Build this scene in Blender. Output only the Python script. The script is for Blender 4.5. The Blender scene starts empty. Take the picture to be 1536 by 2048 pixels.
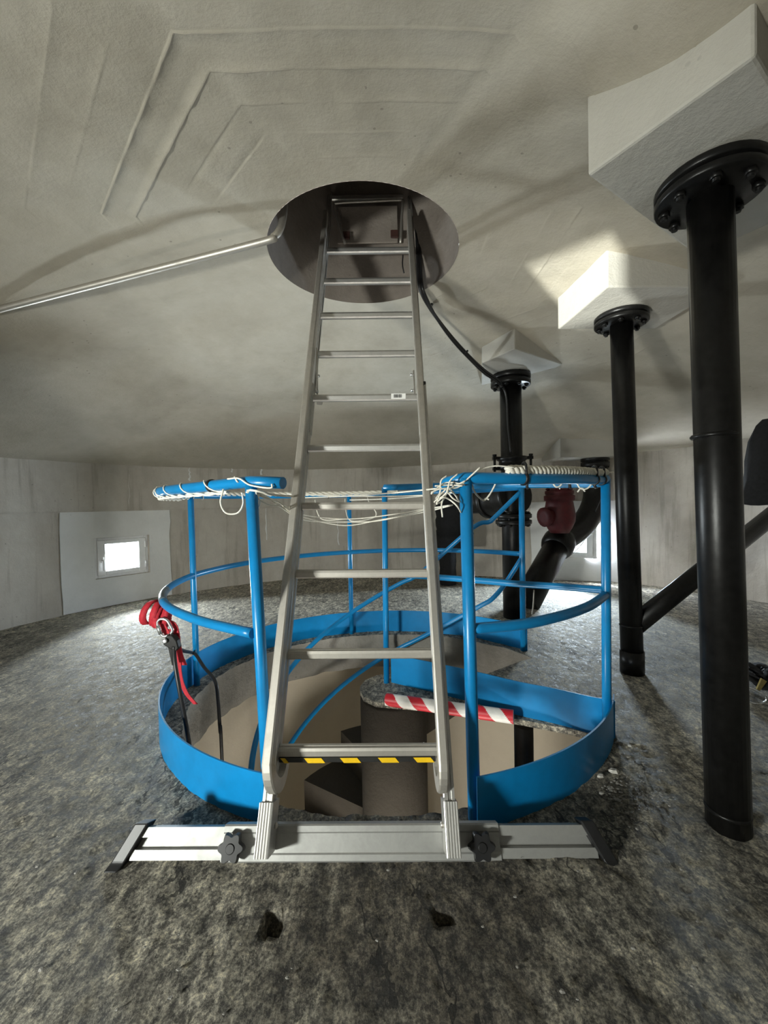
import bpy, math, random
from mathutils import Vector, Matrix, noise
random.seed(7)
S = bpy.context.scene
COL = S.collection
V = Vector
PI = math.pi

# ------------------------------------------------------------------ camera, sky, light, exposure
F_PX, PITCH, ROLL, CAM = 800.0, math.radians(1.15), 0.020, V((0, 0, 1.0))
fw = V((0, math.cos(PITCH), -math.sin(PITCH)))
r0 = V((1, 0, 0)); u0 = r0.cross(fw)
RT = (r0 * math.cos(ROLL) - u0 * math.sin(ROLL)).normalized()
UP = (u0 * math.cos(ROLL) + r0 * math.sin(ROLL)).normalized()
cam = bpy.data.cameras.new('camera'); co = bpy.data.objects.new('camera', cam); COL.objects.link(co)
cam.sensor_fit = 'VERTICAL'; cam.sensor_height = 36; cam.lens = F_PX / 2048 * 36; cam.clip_start = 0.02
co.matrix_world = Matrix(((RT.x, UP.x, -fw.x, CAM.x), (RT.y, UP.y, -fw.y, CAM.y), (RT.z, UP.z, -fw.z, CAM.z), (0, 0, 0, 1)))
S.camera = co

def P(px, py, d):                       # the point at depth d (metres in front of the camera, along y) on the ray of a photograph pixel
    r = fw + RT * ((px - 768) / F_PX) - UP * ((py - 1024) / F_PX)
    return CAM + r * (d / r.y)
def G(px, py, z=0.0):                   # the point at height z on the ray of a photograph pixel
    r = fw + RT * ((px - 768) / F_PX) - UP * ((py - 1024) / F_PX)
    return CAM + r * ((z - CAM.z) / r.z)

W = bpy.data.worlds.new('world'); S.world = W; W.use_nodes = True
bg = W.node_tree.nodes['Background']; bg.inputs[0].default_value = (0.90, 0.95, 1.0, 1); bg.inputs[1].default_value = 6.0

S.view_settings.view_transform = 'Standard'; S.view_settings.look = 'None'
S.view_settings.gamma = 1.0; S.view_settings.use_curve_mapping = False
S.view_settings.exposure = 1.40
S.cycles.max_bounces = 10; S.cycles.diffuse_bounces = 6; S.cycles.sample_clamp_indirect = 6.0

ROOM = V((0, 2.17, 0)); HOLE = V((-0.08, 2.17, 0)); HOLE_R = 0.50
def wall_r(a):                          # inner radius of the round wall by azimuth (degrees)
    a = a % 360
    pts = [(0, 3.85), (24, 3.93), (37, 3.95), (44, 3.85), (49, 3.62), (54, 3.53), (75, 3.48), (114, 3.54), (130, 3.49), (160, 3.5), (270, 3.5), (330, 3.6), (360, 3.85)]
    for (a0, q0), (a1, q1) in zip(pts, pts[1:]):
        if a0 <= a <= a1:
            t = (a - a0) / (a1 - a0); t = t * t * (3 - 2 * t)
            return q0 + (q1 - q0) * t
def wp(a, z, off=0.0):
    r = wall_r(a) + off
    return V((ROOM.x + r * math.cos(math.radians(a)), ROOM.y + r * math.sin(math.radians(a)), z))
WINDOWS = [(143.2, 0.50), (50.0, 0.50), (236.0, 0.62), (329.0, 0.62)]      # azimuth, centre height
WW, WH = 0.52, 0.42
WIN_POWER = [44, 78, 66, 38]
for i, (a, z) in enumerate(WINDOWS):    # daylight through each of the four small windows
    L = bpy.data.lights.new('window_daylight', 'AREA'); L.shape = 'RECTANGLE'; L.size = 0.36; L.size_y = 0.31
    L.energy = WIN_POWER[i]; L.color = [(0.92, 0.96, 1.0), (0.80, 0.89, 1.0)][i] if i < 2 else (1.0, 0.965, 0.89)
    o = bpy.data.objects.new('window_daylight', L); COL.objects.link(o)
    o.location = wp(a, z, 0.16)
    n = V((-math.cos(math.radians(a)), -math.sin(math.radians(a)), 0))
    o.rotation_euler = n.to_track_quat('-Z', 'Z').to_euler()
# light from an assumed, unseen source at the front side of the stair shaft
L = bpy.data.lights.new('shaft_light', 'AREA'); L.shape = 'RECTANGLE'; L.size = 0.5; L.size_y = 0.5; L.energy = 13; L.color = (1.0, 0.95, 0.85)
o = bpy.data.objects.new('shaft_light', L); COL.objects.link(o); o.location = (-0.10, 1.09, -1.35)
o.rotation_euler = V((0.10, 1.0, 0.40)).to_track_quat('-Z', 'Z').to_euler()
# sun glint thrown up through the front left window onto the ceiling block
L = bpy.data.lights.new('sun_glint', 'SPOT'); L.energy = 9500; L.spot_size = math.radians(8); L.spot_blend = 0.1; L.shadow_soft_size = 0.07; L.color = (1.0, 0.97, 0.90)
o = bpy.data.objects.new('sun_glint', L); COL.objects.link(o)
gt = V((1.11, 2.20, 2.165)); gw = wp(WINDOWS[2][0], WINDOWS[2][1], 0.05); o.location = gw + (gw - gt).normalized() * 10
o.rotation_euler = (gt - gw).to_track_quat('-Z', 'Z').to_euler()

# ------------------------------------------------------------------ materials
MATS = {}
def nodes(name):
    m = bpy.data.materials.new(name); m.use_nodes = True
    nt = m.node_tree; b = nt.nodes['Principled BSDF']
    return m, nt, b
def N(nt, typ, **kw):
    n = nt.nodes.new(typ)
    for k, v in kw.items():
        if k.startswith('i_'):
            n.inputs[int(k[2:])].default_value = v
        else: setattr(n, k, v)
    return n
def ramp(nt, fac, stops):
    r = nt.nodes.new('ShaderNodeValToRGB')
    e = r.color_ramp.elements
    while len(e) < len(stops): e.new(0.5)
    for q, (p, c) in zip(e, stops): q.position = p; q.color = (*c, 1) if len(c) == 3 else c
    nt.links.new(fac, r.inputs[0]); return r.outputs[0]
def noise_tex(nt, vec, scale, detail=6, rough=0.6, dist=0.0):
    n = nt.nodes.new('ShaderNodeTexNoise'); n.inputs['Scale'].default_value = scale; n.inputs['Detail'].default_value = detail
    n.inputs['Roughness'].default_value = rough; n.inputs['Distortion'].default_value = dist
    if vec is not None: nt.links.new(vec, n.inputs['Vector'])
    return n.outputs['Fac']
def mapping(nt, vec, scale, rot=(0, 0, 0)):
    m = nt.nodes.new('ShaderNodeMapping'); m.inputs['Scale'].default_value = scale; m.inputs['Rotation'].default_value = rot
    nt.links.new(vec, m.inputs['Vector']); return m.outputs[0]
def coord(nt): return nt.nodes.new('ShaderNodeNewGeometry').outputs['Position']
def mix(nt, fac, a, b, typ='MIX'):
    m = nt.nodes.new('ShaderNodeMix'); m.data_type = 'RGBA'; m.blend_type = typ
    for s, val in ((0, fac), (6, a), (7, b)):
        if hasattr(val, 'is_output'): nt.links.new(val, m.inputs[s])
        elif s == 0: m.inputs[0].default_value = val
        else: m.inputs[s].default_value = (*val, 1)
    return m.outputs[2]
def math_n(nt, op, a, b=0.0):
    m = nt.nodes.new('ShaderNodeMath'); m.operation = op
    for i, val in ((0, a), (1, b)):
        if hasattr(val, 'is_output'): nt.links.new(val, m.inputs[i])
        else: m.inputs[i].default_value = val
    return m.outputs[0]
def bump(nt, b, h, strength=0.3, dist=0.01):
    n = nt.nodes.new('ShaderNodeBump'); n.inputs['Strength'].default_value = strength; n.inputs['Distance'].default_value = dist
    nt.links.new(h, n.inputs['Height']); nt.links.new(n.outputs[0], b.inputs['Normal'])

def plain(name, col, rough=0.5, metal=0.0, var=0.12, scale=30, bmp=0.0, coat=0.0, spec=0.5):
    m, nt, b = nodes(name); v = coord(nt)
    f = noise_tex(nt, v, scale, 4)
    lo = tuple(c * (1 - var) for c in col); hi = tuple(min(1, c * (1 + var)) for c in col)
    nt.links.new(ramp(nt, f, [(0.3, lo), (0.7, hi)]), b.inputs['Base Color'])
    b.inputs['Roughness'].default_value = rough; b.inputs['Metallic'].default_value = metal
    b.inputs['Specular IOR Level'].default_value = spec
    if coat: b.inputs['Coat Weight'].default_value = coat
    if bmp: bump(nt, b, f, bmp, 0.004)
    MATS[name] = m; return m

def concrete(name, base, dark, light, streak=None, drips=None, rough=0.9, pits=0.5, big=1.3, bstr=0.35):
    m, nt, b = nodes(name); v = coord(nt)
    if streak: vs = mapping(nt, v, streak)
    else: vs = v
    f1 = noise_tex(nt, vs, big, 8, 0.62, 0.3)
    c = ramp(nt, f1, [(0.30, dark), (0.5, base), (0.72, light)])
    f2 = noise_tex(nt, v, 9, 6, 0.7)
    c = mix(nt, 0.35, c, ramp(nt, f2, [(0.25, dark), (0.75, light)]))
    if drips:
        dn = noise_tex(nt, mapping(nt, v, (7, 7, 0.55)), 1.6, 7, 0.65)
        c = mix(nt, 0.42, c, ramp(nt, dn, [(0.36, drips), (0.47, (1, 1, 1))]), 'MULTIPLY')
    vo = nt.nodes.new('ShaderNodeTexVoronoi'); vo.inputs['Scale'].default_value = 16; nt.links.new(v, vo.inputs['Vector'])
    gate = noise_tex(nt, v, 2.3, 3)
    pit = math_n(nt, 'MULTIPLY', math_n(nt, 'LESS_THAN', vo.outputs['Distance'], 0.09), math_n(nt, 'GREATER_THAN', gate, 0.56))
    pit = math_n(nt, 'MULTIPLY', pit, pits)
    c = mix(nt, pit, c, tuple(q * 0.45 for q in dark))
    nt.links.new(c, b.inputs['Base Color']); b.inputs['Roughness'].default_value = rough
    h = math_n(nt, 'SUBTRACT', math_n(nt, 'ADD', noise_tex(nt, v, 55, 6, 0.7), math_n(nt, 'MULTIPLY', f2, 2.0)), math_n(nt, 'MULTIPLY', pit, 1.5))
    bump(nt, b, h, bstr, 0.008)
    MATS[name] = m; return m

concrete('ceiling_concrete', (0.445, 0.405, 0.328), (0.345, 0.308, 0.242), (0.515, 0.477, 0.402), big=1.7, bstr=0.3)
concrete('ceiling_block', (0.47, 0.45, 0.40), (0.41, 0.39, 0.345), (0.52, 0.50, 0.455), pits=0.2)
concrete('wall_concrete', (0.52, 0.48, 0.42), (0.39, 0.35, 0.30), (0.62, 0.59, 0.53), streak=(1.6, 1.6, 0.5), drips=(0.55, 0.51, 0.47), big=1.6)
concrete('plaster_white', (0.76, 0.765, 0.75), (0.66, 0.66, 0.645), (0.83, 0.83, 0.82), pits=0.3, bstr=0.2)
concrete('shaft_plaster', (0.52, 0.47, 0.375), (0.46, 0.41, 0.325), (0.57, 0.52, 0.425), pits=0.15, bstr=0.15)
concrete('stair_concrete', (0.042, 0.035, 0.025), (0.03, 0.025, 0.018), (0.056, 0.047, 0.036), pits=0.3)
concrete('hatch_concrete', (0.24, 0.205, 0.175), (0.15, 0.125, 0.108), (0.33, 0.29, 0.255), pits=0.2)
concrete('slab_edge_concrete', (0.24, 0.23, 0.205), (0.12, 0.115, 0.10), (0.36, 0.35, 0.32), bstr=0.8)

def floor_mat():
    m, nt, b = nodes('floor_concrete'); v = coord(nt)
    big = noise_tex(nt, v, 1.3, 6, 0.6)
    c = ramp(nt, big, [(0.36, (0.34, 0.328, 0.293)), (0.52, (0.45, 0.436, 0.392)), (0.68, (0.58, 0.563, 0.51))])
    streak = noise_tex(nt, mapping(nt, v, (1.0, 0.30, 1), (0, 0, 0.06)), 26, 8, 0.75)
    fine = noise_tex(nt, v, 120, 4, 0.7)
    mid = noise_tex(nt, mapping(nt, v, (1, 0.7, 1)), 42, 10, 0.82)
    low = noise_tex(nt, v, 7, 8, 0.75)
    c = mix(nt, 0.7, c, ramp(nt, streak, [(0.40, (0.42, 0.415, 0.41)), (0.56, (1.15, 1.13, 1.08))]), 'MULTIPLY')
    c = mix(nt, 0.55, c, ramp(nt, low, [(0.40, (0.40, 0.39, 0.385)), (0.56, (1.15, 1.13, 1.1))]), 'MULTIPLY')
    c = mix(nt, 0.95, c, ramp(nt, mid, [(0.43, (0.22, 0.215, 0.21)), (0.49, (0.88, 0.87, 0.85)), (0.60, (1.7, 1.66, 1.56))]), 'MULTIPLY')
    c = mix(nt, 0.7, c, ramp(nt, fine, [(0.42, (0.45, 0.445, 0.44)), (0.58, (1.55, 1.53, 1.46))]), 'MULTIPLY')
    ck = noise_tex(nt, mapping(nt, v, (1.0, 0.55, 1)), 3.2, 5, 0.6)
    ck = math_n(nt, 'ABSOLUTE', math_n(nt, 'SUBTRACT', ck, 0.5))
    ckm = noise_tex(nt, v, 1.9, 4, 0.6)
    crk = math_n(nt, 'MULTIPLY', math_n(nt, 'LESS_THAN', ck, 0.0065), math_n(nt, 'GREATER_THAN', ckm, 0.52))
    c = mix(nt, math_n(nt, 'MULTIPLY', crk, 0.8), c, (0.03, 0.029, 0.027))
    # dark damp dirt patch in front of the ladder foot
    sep = nt.nodes.new('ShaderNodeSeparateXYZ'); nt.links.new(v, sep.inputs[0])
    dx = math_n(nt, 'MULTIPLY', math_n(nt, 'SUBTRACT', sep.outputs[0], 0.10), 2.0)
    dy = math_n(nt, 'MULTIPLY', math_n(nt, 'SUBTRACT', sep.outputs[1], 0.98), 2.6)
    rr = math_n(nt, 'SQRT', math_n(nt, 'ADD', math_n(nt, 'MULTIPLY', dx, dx), math_n(nt, 'MULTIPLY', dy, dy)))
    rr = math_n(nt, 'ADD', rr, math_n(nt, 'MULTIPLY', math_n(nt, 'SUBTRACT', noise_tex(nt, v, 5, 6, 0.7), 0.5), 2.2))
    damp = ramp(nt, rr, [(0.45, (0.40, 0.38, 0.365)), (1.0, (1, 1, 1))])
    c = mix(nt, 1.0, c, damp, 'MULTIPLY')
    nt.links.new(c, b.inputs['Base Color'])
    nt.links.new(ramp(nt, mid, [(0.40, (0.55,) * 3), (0.55, (0.9,) * 3)]), b.inputs['Roughness'])
    h = math_n(nt, 'ADD', math_n(nt, 'ADD', math_n(nt, 'MULTIPLY', mid, 1.6), math_n(nt, 'MULTIPLY', fine, 0.5)), math_n(nt, 'MULTIPLY', streak, 1.5))
    h = math_n(nt, 'SUBTRACT', h, math_n(nt, 'MULTIPLY', crk, 0.5))
    bump(nt, b, h, 0.9, 0.014)
    MATS['floor_concrete'] = m
floor_mat()
plain('blue_paint', (0.003, 0.205, 0.49), 0.33, var=0.10, scale=12, bmp=0.02)
plain('worn_rail', (0.13, 0.17, 0.20), 0.4, metal=0.2, var=0.3)
def alu(name, col, rough, metal=0.85):
    m, nt, b = nodes(name); v = coord(nt)
    f = noise_tex(nt, v, 14, 8, 0.7, 0.4); g = noise_tex(nt, v, 90, 4)
    c = ramp(nt, f, [(0.3, tuple(q * 0.80 for q in col)), (0.7, col)])
    nt.links.new(c, b.inputs['Base Color']); b.inputs['Metallic'].default_value = metal
    nt.links.new(ramp(nt, f, [(0.3, (rough + 0.15,) * 3), (0.7, (rough,) * 3)]), b.inputs['Roughness'])
    bump(nt, b, g, 0.06, 0.002); MATS[name] = m
alu('aluminium', (0.62, 0.61, 0.585), 0.36)
alu('aluminium_worn', (0.58, 0.55, 0.50), 0.46, 0.75)
alu('aluminium_bar', (0.44, 0.44, 0.425), 0.5, 0.7)
alu('galvanised', (0.58, 0.55, 0.50), 0.40)
alu('steel_bright', (0.86, 0.87, 0.88), 0.22, 0.95)
plain('black_paint', (0.0065, 0.0062, 0.006), 0.36, var=0.4, scale=40, bmp=0.12, spec=0.3)
plain('black_rubber', (0.012, 0.012, 0.013), 0.45, var=0.3)
plain('black_cable', (0.012, 0.012, 0.013), 0.42, var=0.2)
plain('black_fabric', (0.006, 0.006, 0.007), 0.95, var=0.5, scale=60, bmp=0.3)
plain('white_cord', (0.80, 0.77, 0.68), 0.9, var=0.12, scale=120)
plain('white_pvc', (0.90, 0.90, 0.90), 0.35, var=0.03)
plain('red_webbing', (0.42, 0.012, 0.025), 0.75, var=0.2, scale=80, bmp=0.1)
plain('red_valve_paint', (0.075, 0.004, 0.007), 0.6, var=0.2)
plain('yellow_tape', (0.80, 0.50, 0.01), 0.45, var=0.08)
plain('black_tape', (0.02, 0.02, 0.02), 0.45, var=0.2)
plain('guard_white', (0.72, 0.70, 0.66), 0.5, var=0.08)
plain('guard_red', (0.50, 0.012, 0.025), 0.45, var=0.1)
plain('label_white', (0.82, 0.82, 0.80), 0.5, var=0.02)
plain('print_black', (0.02, 0.02, 0.02), 0.6)
plain('brown_pad', (0.05, 0.017, 0.012), 0.7, var=0.3)
plain('brass', (0.45, 0.36, 0.14), 0.35, 0.8)
plain('stone_chip', (0.24, 0.23, 0.21), 0.9, var=0.35, scale=40, bmp=0.4)
plain('light_chip', (0.52, 0.50, 0.46), 0.9, var=0.2, scale=40, bmp=0.4)
def glass():
    m, nt, b = nodes('pane_glass'); out = nt.nodes['Material Output']
    t = nt.nodes.new('ShaderNodeBsdfTransparent'); t.inputs[0].default_value = (0.95, 0.98, 0.98, 1)
    g = nt.nodes.new('ShaderNodeBsdfGlossy'); g.inputs['Roughness'].default_value = 0.03
    fr = nt.nodes.new('ShaderNodeFresnel'); fr.inputs[0].default_value = 1.45
    mx = nt.nodes.new('ShaderNodeMixShader')
    nt.links.new(fr.outputs[0], mx.inputs[0]); nt.links.new(t.outputs[0], mx.inputs[1]); nt.links.new(g.outputs[0], mx.inputs[2])
    nt.links.new(mx.outputs[0], out.inputs[0]); MATS['pane_glass'] = m
glass()

# ------------------------------------------------------------------ mesh builder
WORLD = {}
def frame_of(d):
    d = d.normalized(); a = V((0, 0, 1)) if abs(d.z) < 0.9 else V((1, 0, 0))
    x = a.cross(d).normalized(); return x, d.cross(x).normalized()
class MB:
    def __init__(s): s.v = []; s.f = []; s.sm = []
    def add(s, vs, fs, smooth=False):
        o = len(s.v); s.v += [V(p) for p in vs]
        for f in fs: s.f.append([o + i for i in f]); s.sm.append(smooth)
        return s
    def box(s, c, ax, ay, az, bev=0.0):          # centre and three half-extent vectors; optional bevel
        c = V(c); ax, ay, az = V(ax), V(ay), V(az)
        if not bev:
            vs = [c + ax * i + ay * j + az * k for i in (-1, 1) for j in (-1, 1) for k in (-1, 1)]
            return s.add(vs, [(0, 1, 3, 2), (4, 6, 7, 5), (0, 4, 5, 1), (2, 3, 7, 6), (0, 2, 6, 4), (1, 5, 7, 3)])
        lx, ly = ax.length, ay.length
        ux, uy = ax / lx, ay / ly; q = min(bev, lx * 0.9, ly * 0.9, az.length * 0.9); uz = az.normalized()
        poly = [(-lx + q, -ly), (lx - q, -ly), (lx, -ly + q), (lx, ly - q), (lx - q, ly), (-lx + q, ly), (-lx, ly - q), (-lx, -ly + q)]
        inn = [(x * (1 - q / lx), y * (1 - q / ly)) for x, y in poly]
        rings = [(inn, -1, 0), (poly, -1, q), (poly, 1, -q), (inn, 1, 0)]
        vs = [c + ux * x + uy * y + az * sg + uz * dz for pl, sg, dz in rings for x, y in pl]
        fs = [tuple(reversed(range(8))), tuple(range(24, 32))]
        for r in range(3):
            for i in range(8): fs.append((r * 8 + i, r * 8 + (i + 1) % 8, r * 8 + 8 + (i + 1) % 8, r * 8 + 8 + i))
        return s.add(vs, fs)
    def tube(s, pts, r, n=10, closed=False, cap=True):
        pts = [V(p) for p in pts]; m = len(pts); rs = r if isinstance(r, (list, tuple)) else [r] * m
        tang = []
        for i in range(m):
            a = pts[i - 1] if (i > 0 or closed) else pts[i]; b = pts[(i + 1) % m] if (i < m - 1 or closed) else pts[i]
            tang.append((b - a).normalized())
        x, y = frame_of(tang[0]); vs = []
        for i in range(m):
            x = (x - tang[i] * x.dot(tang[i])).normalized(); y = tang[i].cross(x)
            for k in range(n):
                q = 2 * PI * k / n; vs.append(pts[i] + (x * math.cos(q) + y * math.sin(q)) * rs[i])
        fs = []
        for i in range(m if closed else m - 1):
            j = (i + 1) % m
            for k in range(n): fs.append((i * n + k, i * n + (k + 1) % n, j * n + (k + 1) % n, j * n + k))
        s.add(vs, fs, True)
        if cap and not closed:
            o = len(s.v) - len(vs)
            s.f.append([o + k for k in reversed(range(n))]); s.sm.append(False)
            s.f.append([o + (m - 1) * n + k for k in range(n)]); s.sm.append(False)
        return s
    def lathe(s, prof, o, d, n=24, x=None):       # profile of (radius, height along d)
        o = V(o); d = V(d).normalized(); x, y = frame_of(d); m = len(prof)
        vs = [o + d * h + (x * math.cos(2 * PI * k / n) + y * math.sin(2 * PI * k / n)) * r for r, h in prof for k in range(n)]
        fs = []
        for i in range(m - 1):
            for k in range(n): fs.append((i * n + k, i * n + (k + 1) % n, (i + 1) * n + (k + 1) % n, (i + 1) * n + k))
        s.add(vs, fs, True)
        o2 = len(s.v) - len(vs)
        s.f.append([o2 + k for k in reversed(range(n))]); s.sm.append(False)
        s.f.append([o2 + (m - 1) * n + k for k in range(n)]); s.sm.append(False)
        return s
    def prism(s, poly, off):                      # polygon of 3-D points extruded by vector off
        poly = [V(p) for p in poly]; off = V(off); n = len(poly)
        vs = poly + [p + off for p in poly]
        fs = [tuple(reversed(range(n))), tuple(range(n, 2 * n))] + [(i, (i + 1) % n, n + (i + 1) % n, n + i) for i in range(n)]
        return s.add(vs, fs)
    def sweep(s, prof, pts, w, closed_prof=True, smooth=False):   # profile (along w, along normal) swept on pts; w is a fixed side vector
        m = len(pts); n = len(prof); vs = []
        for i in range(m):
            t = (pts[min(i + 1, m - 1)] - pts[max(i - 1, 0)]).normalized(); nn = w.cross(t).normalized()
            vs += [pts[i] + w * a + nn * b for a, b in prof]
        fs = []
        for i in range(m - 1):
            for k in range(n): fs.append((i * n + k, i * n + (k + 1) % n, (i + 1) * n + (k + 1) % n, (i + 1) * n + k))
        fs += [tuple(reversed(range(n))), tuple((m - 1) * n + k for k in range(n))]
        return s.add(vs, fs, smooth)
    def grid(s, rows, smooth=True, closed=False):
        n = len(rows[0]); vs = [p for r in rows for p in r]; fs = []
        for i in range(len(rows) - 1):
            for k in range(n if closed else n - 1):
                k2 = (k + 1) % n; fs.append((i * n + k, i * n + k2, (i + 1) * n + k2, (i + 1) * n + k))
        return s.add(vs, fs, smooth)
    def build(s, name, mat, parent=None, recalc=True, loc=None):
        base = WORLD[parent.name] if parent else (V(loc) if loc else V((0, 0, 0)))
        me = bpy.data.meshes.new(name); me.from_pydata([p - base for p in s.v], [], s.f)
        me.polygons.foreach_set('use_smooth', s.sm)
        for m in (mat if isinstance(mat, list) else [mat]): me.materials.append(MATS[m])
        if recalc:
            import bmesh
            b = bmesh.new(); b.from_mesh(me); bmesh.ops.recalc_face_normals(b, faces=b.faces); b.to_mesh(me); b.free()
        me.update()
        o = bpy.data.objects.new(name, me); COL.objects.link(o)
        if parent: o.parent = parent
        elif loc: o.location = loc
        WORLD[o.name] = base
        return o
def tag(o, label=None, cat=None, group=None, kind=None):
    if label: o['label'] = label
    if cat: o['category'] = cat
    if group: o['group'] = group
    if kind: o['kind'] = kind
    return o
def thing(name, label, cat, loc, group=None, kind=None):
    o = bpy.data.objects.new(name, None); o.empty_display_size = 0.05; COL.objects.link(o)
    o.location = loc; WORLD[o.name] = V(loc)
    return tag(o, label, cat, group, kind)
def catmull(pts, n=8, closed=False):
    pts = [V(p) for p in pts]; m = len(pts); out = []
    for i in range(m if closed else m - 1):
        if closed: p0, p1, p2, p3 = pts[i - 1], pts[i], pts[(i + 1) % m], pts[(i + 2) % m]
        else:
            p1, p2 = pts[i], pts[i + 1]
            p0 = pts[i - 1] if i > 0 else p1 * 2 - p2
            p3 = pts[i + 2] if i < m - 2 else p2 * 2 - p1
        for k in range(n):
            t = k / n
            out.append(0.5 * ((2 * p1) + (p2 - p0) * t + (2 * p0 - 5 * p1 + 4 * p2 - p3) * t * t + (3 * p1 - p0 - 3 * p2 + p3) * t ** 3))
    if not closed: out.append(pts[-1])
    return out
def fbm(p, o=3):
    a, q, s = 0.0, 1.0, 1.0
    for i in range(o): a += noise.noise(p * s) * q; s *= 2.1; q *= 0.5
    return a
Z = V((0, 0, 1))

# ------------------------------------------------------------------ floor, with the stair opening
RING_X, RING_Y = 1.11, 0.985
def ring(t, z=0.0, off=0.0):                      # point on the toe board ring by ellipse angle in degrees
    q = math.radians(t)
    return V(((RING_X + off) * math.cos(q) - 0.01, 2.17 + (RING_Y + off) * math.sin(q), z))
POCKETS = [(G(547, 1840), 0.018, 0.020), (G(886, 1830), 0.017, 0.014)]
def floor_z(x, y, edge):
    p = V((x, y, 0))
    z = 0.004 * fbm(p * 5.5, 2) + 0.0045 * fbm(p * 21, 3)
    z += 0.003 * fbm(V((x * 16 + y * 5, y * 4, 3)), 2)
    for c, hx, hy in POCKETS:
        dx, dy = abs(x - c.x) / hx, abs(y - c.y) / hy
        q = max(dx, dy)
        if q < 1.5: z -= 0.05 * max(0, min(1, (1.35 - q) / 0.4))
    return z * edge - 0.007
def floor():
    az = []; a = -90.0
    while a < 270:
        az.append(a); d = abs((a + 90 + 180) % 360 - 180)
        a += 0.42 if d < 62 else 1.6
    ns = 150
    rows = []
    for j in range(ns + 1):
        t = j / ns; t = t ** 1.35; row = []
        for a in az:
            q = math.radians(a)
            hx, hy = (RING_X - 0.085), (RING_Y - 0.085)
            rin = hx * hy / math.sqrt((hy * math.cos(q)) ** 2 + (hx * math.sin(q)) ** 2)
            rin += 0.012 * fbm(V((math.cos(q) * 7, math.sin(q) * 7, 0)), 3)
            r = rin + (wall_r(a) + 0.06 - rin) * t
            x, y = r * math.cos(q), 2.17 + r * math.sin(q)
            row.append(V((x, y, floor_z(x, y, 1.0))))
        rows.append(row)
    m = MB(); m.grid(rows, True, True)
    o = m.build('floor', 'floor_concrete', recalc=False)
    for p in o.data.polygons: pass
    tag(o, 'rough dark grey concrete floor around the round stair opening', kind='structure')
    # thick edge of the slab inside the opening and soffit
    er = []
    for k, z in enumerate((0.0, -0.05, -0.12, -0.20, -0.26)):
        row = []
        for a in az:
            q = math.radians(a); hx, hy = (RING_X - 0.085), (RING_Y - 0.085)
            rin = hx * hy / math.sqrt((hy * math.cos(q)) ** 2 + (hx * math.sin(q)) ** 2)
            rin += 0.012 * fbm(V((math.cos(q) * 7, math.sin(q) * 7, 0)), 3)
            rr = rin + (0 if k == 0 else 0.02 * fbm(V((math.cos(q) * 9, math.sin(q) * 9, z * 22)), 3))
            if k == 4: rr += 0.01
            zz = floor_z(rr * math.cos(q), 2.17 + rr * math.sin(q), 1) if k == 0 else z
            row.append(V((rr * math.cos(q), 2.17 + rr * math.sin(q), zz)))
        er.append(row)
    er.append([V((1.6 * math.cos(math.radians(a)), 2.17 + 1.6 * math.sin(math.radians(a)), -0.26)) for a in az])
    e = MB(); e.grid(er, True, True); e.build('slab_edge', 'slab_edge_concrete', o, recalc=False)
    return o
FLOOR = floor()

# stair shaft below
def shaft():
    R0 = 1.16; m = MB(); rows = []
    for z in [-0.24, -0.6, -1.0, -1.5, -2.2, -3.2]:
        rows.append([V((R0 * 1.06 * math.cos(2 * PI * k / 96), 2.17 + R0 * math.sin(2 * PI * k / 96), z)) for k in range(96)])
    m.grid(rows, True, True)
    m.add([V((R0 * 1.06 * math.cos(2 * PI * k / 96), 2.17 + R0 * math.sin(2 * PI * k / 96), -3.2)) for k in range(96)], [tuple(range(96))])
    tag(m.build('wall_shaft', 'shaft_plaster', recalc=False), 'beige plastered round shaft wall below the floor opening', kind='structure')
shaft()

# ------------------------------------------------------------------ round wall with window openings
def win_edges(a):
    h = math.degrees(WW / 2 / wall_r(a)); return a - h, a + h
def wall(name, a0, a1, label):
    angs = set(); a = a0
    while a < a1: angs.add(round(a, 3)); a += 2.5
    angs.add(a1); wins = []
    for (w, z) in WINDOWS:
        e = win_edges(w)
        if a0 <= w < a1: wins.append((e[0], e[1], z)); angs |= {round(e[0], 3), round(e[1], 3)}
    angs = sorted(q for q in angs if not any(e0 < q < e1 and min(q - e0, e1 - q) > 0.01 for e0, e1, _ in wins))
    zs = sorted({-0.03, 0.12, 0.29, 0.71, 0.41, 0.83, 0.97, 0.985, 1.0, 1.2, 1.35, 1.75})
    m = MB(); vs = []; fs = []
    for z in zs:
        for q in angs:
            off = 0.0
            if z >= 0.985 and not (30 < q < 64): off = -0.028
            if z == 0.985: off *= 0.6
            off += 0.004 * fbm(V((q * 0.2, z * 4, 1)), 2) * (0 if any(abs(q - e) < 0.1 for w in wins for e in w[:2]) else 1)
            vs.append(wp(q, z, off))
    n = len(angs)
    for j in range(len(zs) - 1):
        for k in range(n - 1):
            zc = (zs[j] + zs[j + 1]) / 2; qc = (angs[k] + angs[k + 1]) / 2
            if any(e0 < qc < e1 and abs(zc - z) < WH / 2 for e0, e1, z in wins): continue
            fs.append((j * n + k, j * n + k + 1, (j + 1) * n + k + 1, (j + 1) * n + k))
    m.add(vs, fs, True)
    for e0, e1, z in wins:                        # reveals
        c = [(e0, z - WH / 2), (e1, z - WH / 2), (e1, z + WH / 2), (e0, z + WH / 2)]
        for i in range(4):
            p, q = c[i], c[(i + 1) % 4]
            m.add([wp(p[0], p[1]), wp(q[0], q[1]), wp(q[0], q[1], 0.24), wp(p[0], p[1], 0.24)], [(0, 1, 2, 3)])
    o = m.build(name, 'wall_concrete', recalc=False)
    return tag(o, label, kind='structure')
WALL_L = wall('wall_left', 90, 290, 'beige grey rendered round wall on the left side of the chamber')
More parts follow.
